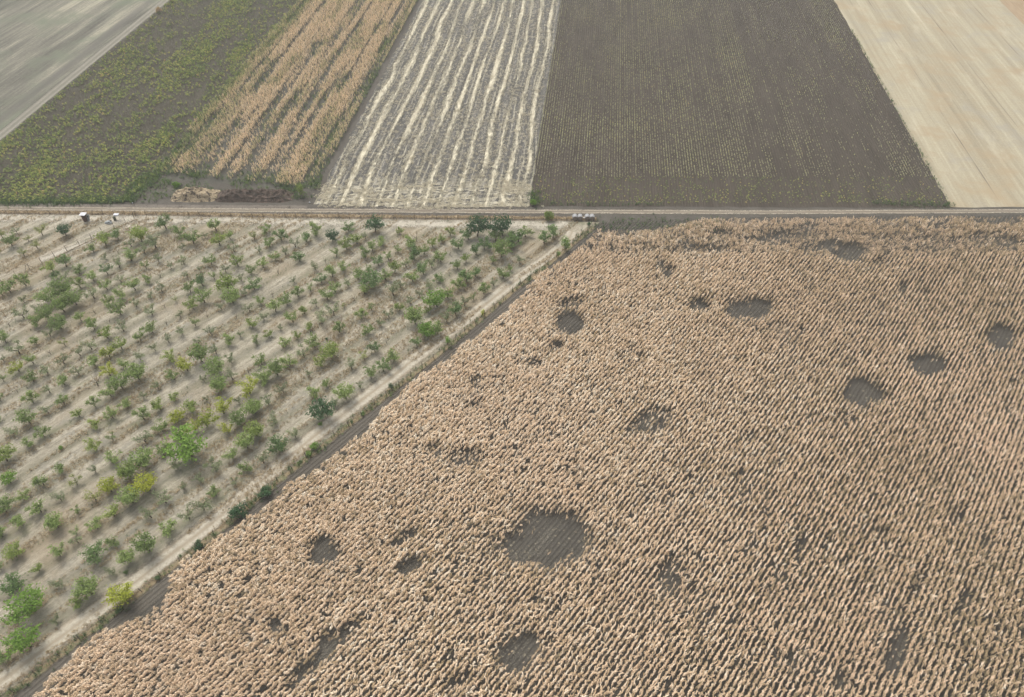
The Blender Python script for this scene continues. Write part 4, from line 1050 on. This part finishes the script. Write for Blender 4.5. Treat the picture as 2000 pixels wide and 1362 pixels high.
b = MB(); b.box((.1, 0, 1.97), (1.5, 1.15, .05), 0, Matrix.Rotation(.10, 3, 'X') @ Matrix.Rotation(-.05, 3, 'Y')); b.build('roof', M_white, o)
p = at(172.5, 431.3); o = empty('metal_sheet', p[0], p[1], 0, -.1)
tag(o, 'grey metal sheet leaning upright beside the white roofed shed', 'metal sheet')
b = MB(); b.box((.12, .25, .78), (.78, .05, 1.62), 0, Matrix.Rotation(.16, 3, 'Y') @ Matrix.Rotation(-.25, 3, 'X')); b.build('panel', M_metal, o)
b = MB(); b.box((.17, .215, .98), (.3, .035, .3), 0, Matrix.Rotation(.16, 3, 'Y') @ Matrix.Rotation(-.25, 3, 'X')); b.build('opening', M_dark, o)
p = at(225, 430); o = empty('barrel', p[0], p[1], 0)
tag(o, 'dark olive barrel standing under a white sheet in the corner plot', 'barrel')
b = MB(); b.tube([(0, 0, 0), (0, 0, .05), (0, 0, .3), (0, 0, .6), (0, 0, .88), (0, 0, .92)], (.29, .31, .30, .315, .30, .28), 20); b.build('drum', M_olive, o, True)
b = MB()
for z in (.3, .6): b.tube([(0, 0, z - .015), (0, 0, z + .015)], (.325, .325), 20)
b.build('hoop', M_dark, o)
p = at(229, 429); o = empty('white_table', p[0], p[1] + .1, 0)
tag(o, 'white table with a bent top sheet beside the dark barrel', 'table')
b = MB(); b.box((.2, .1, 1.38), (1.2, .75, .05), .05); b.build('tabletop', M_white, o)
b = MB(); b.box((.25, -.22, 1.22), (1.0, .3, .04), 0, Matrix.Rotation(.9, 3, 'X')); b.build('flap', M_white, o)
for sx, sy in ((-.3, -.2), (.7, -.2), (-.3, .4), (.7, .4)):
    b = MB(); b.tube([(sx, sy, 0), (sx, sy, 1.355)], (.025, .025), 6); b.build('leg', M_metal, o)
p = at(213, 436); o = empty('tarp_heap', p[0], p[1], 0)
tag(o, 'low heap covered by a crumpled pale grey tarp in the corner plot', 'heap')
def lump(rx, ry, h, seed, n=26, m=9, flat=.0, noise=.25):
    r = random.Random(seed); mb = MB(); vs = []
    for j in range(m + 1):
        t = j / m
        for i in range(n):
            a = 2 * math.pi * i / n; k = 1 + noise * .5 * math.sin(3 * a + seed) + noise * .35 * math.sin(7 * a + t * 5 + seed)
            q = math.cos(t * math.pi / 2) * k + (0 if j < m else 0)
            vs.append((math.cos(a) * rx * q, math.sin(a) * ry * q, h * math.sin(t * math.pi / 2) * (1 + noise * r.uniform(-.5, .5) * (1 - t)) if j else -.02))
    fs = [(j * n + i, j * n + (i + 1) % n, (j + 1) * n + (i + 1) % n, (j + 1) * n + i) for j in range(m) for i in range(n)]
    mb.add(vs, fs); return mb
lump(.85, .6, .62, 4).build('tarp', M_tarp, o)
b = MB(); b.box((.45, .15, .55), (.55, .06, .28), .5, Matrix.Rotation(.5, 3, 'X')); b.box((.1, -.35, .45), (.7, .05, .25), -.2, Matrix.Rotation(-.6, 3, 'X')); b.build('board', M_dark, o)
for i, (u, v, s_, lab) in enumerate(((259.5, 398, .28, 'small white scrap on the bare soil above the corner plot'), (605, 397, .28, 'small white scrap at the left corner of the straw field'), (1140.5, 427.6, .32, 'small white bucket between the second and third white bales'), (461, 420, .2, 'tiny white scrap on the dry verge below the dung heap'))):
    p = at(u, v); o = MB(); o.tube([(0, 0, 0), (0, 0, s_ * .2), (0, 0, s_ * .9), (0, 0, s_)], (s_ * .35, s_ * .5, s_ * .55, s_ * .4), 10)
    q = o.build('bucket' if i == 2 else 'plastic_scrap', M_white); q.location = (p[0], p[1], .03)
    tag(q, lab, 'bucket' if i == 2 else 'litter')

# ---------------- straw heap and dung heap beside the road
def heap(name, u0, u1, v, depth, h, mat, label, seed):
    a, b_ = at(u0, v), at(u1, v); L = b_[0] - a[0]; cx, cy = (a + b_) / 2; nx, ny = int(L / .28), 26
    X, Y = np.meshgrid(np.linspace(-1, 1, nx), np.linspace(-1, 1, ny)); gx, gy = X * L / 2, Y * depth / 2
    n1 = vnoise(gx + 50, gy + 50, .45, .6, seed, 4); n2 = vnoise(gx + 9, gy, 1.5, 1.5, seed + 1, 3)
    e = np.clip((1 - np.abs(X) ** 6), 0, 1) * np.clip(1 - np.abs(Y) ** 2.2, 0, 1)
    e = np.clip(e - .35 * (1 - n1) * (np.abs(Y) > .6), 0, 1)
    Z = h * e * (.15 + 1.25 * n1) + 1.1 * (n2 - .5) * e - .05
    me = bpy.data.meshes.new(name)
    me.from_pydata([(gx.ravel()[i], gy.ravel()[i], Z.ravel()[i]) for i in range(nx * ny)], [], [(j * nx + i, j * nx + i + 1, (j + 1) * nx + i + 1, (j + 1) * nx + i) for j in range(ny - 1) for i in range(nx - 1)])
    me.update(); me.materials.append(mat); o = link(bpy.data.objects.new(name, me)); o.location = (cx, cy, .03); tag(o, label, 'heap'); return o
def heap_mat(name, c0, c1, c2, lo=.42, hi=.6):
    m = NM(name); n = m.noise(m.pos(0), .9, 4, .8); f = m.noise(m.pos(0), 3, 4, .8)
    col = m.mix(m.remap(n, lo, hi), c0, m.mix(m.remap(f, .35, .65), c1, c2)); m.color(col); m.bump(f, .25); return m.m
heap('straw_heap', 338, 432, 382, 6.0, 2.0, heap_mat('old_straw', (.08, .068, .056), (.30, .235, .155), (.48, .395, .28), .42, .50), 'long heap of matted pale straw with dark hollows beside the road', 5)  # dark patches in the straw colour paint in the shade of hollows
heap('dung_heap', 422, 575, 384, 5.6, 1.7, heap_mat('dung', (.055, .045, .038), (.09, .065, .055), (.18, .135, .11), .40, .62), 'long low heap of dark brown dung adjoining the pale straw heap', 8)

# ---------------- thin haze: one closed box of air round the camera and the whole scene
hz = MB(); hz.box((0, 400, 51), (2400, 2400, 106))
hm = bpy.data.materials.new('haze_air'); hm.use_nodes = True; hn = hm.node_tree
hn.nodes.remove(hn.nodes['Principled BSDF'])
pv = hn.nodes.new('ShaderNodeVolumePrincipled'); pv.inputs['Color'].default_value = (1, 1, .97, 1); pv.inputs['Density'].default_value = .00034
hn.links.new(pv.outputs[0], hn.nodes['Material Output'].inputs['Volume'])
h = hz.build('haze', hm); h['kind'] = 'stuff'
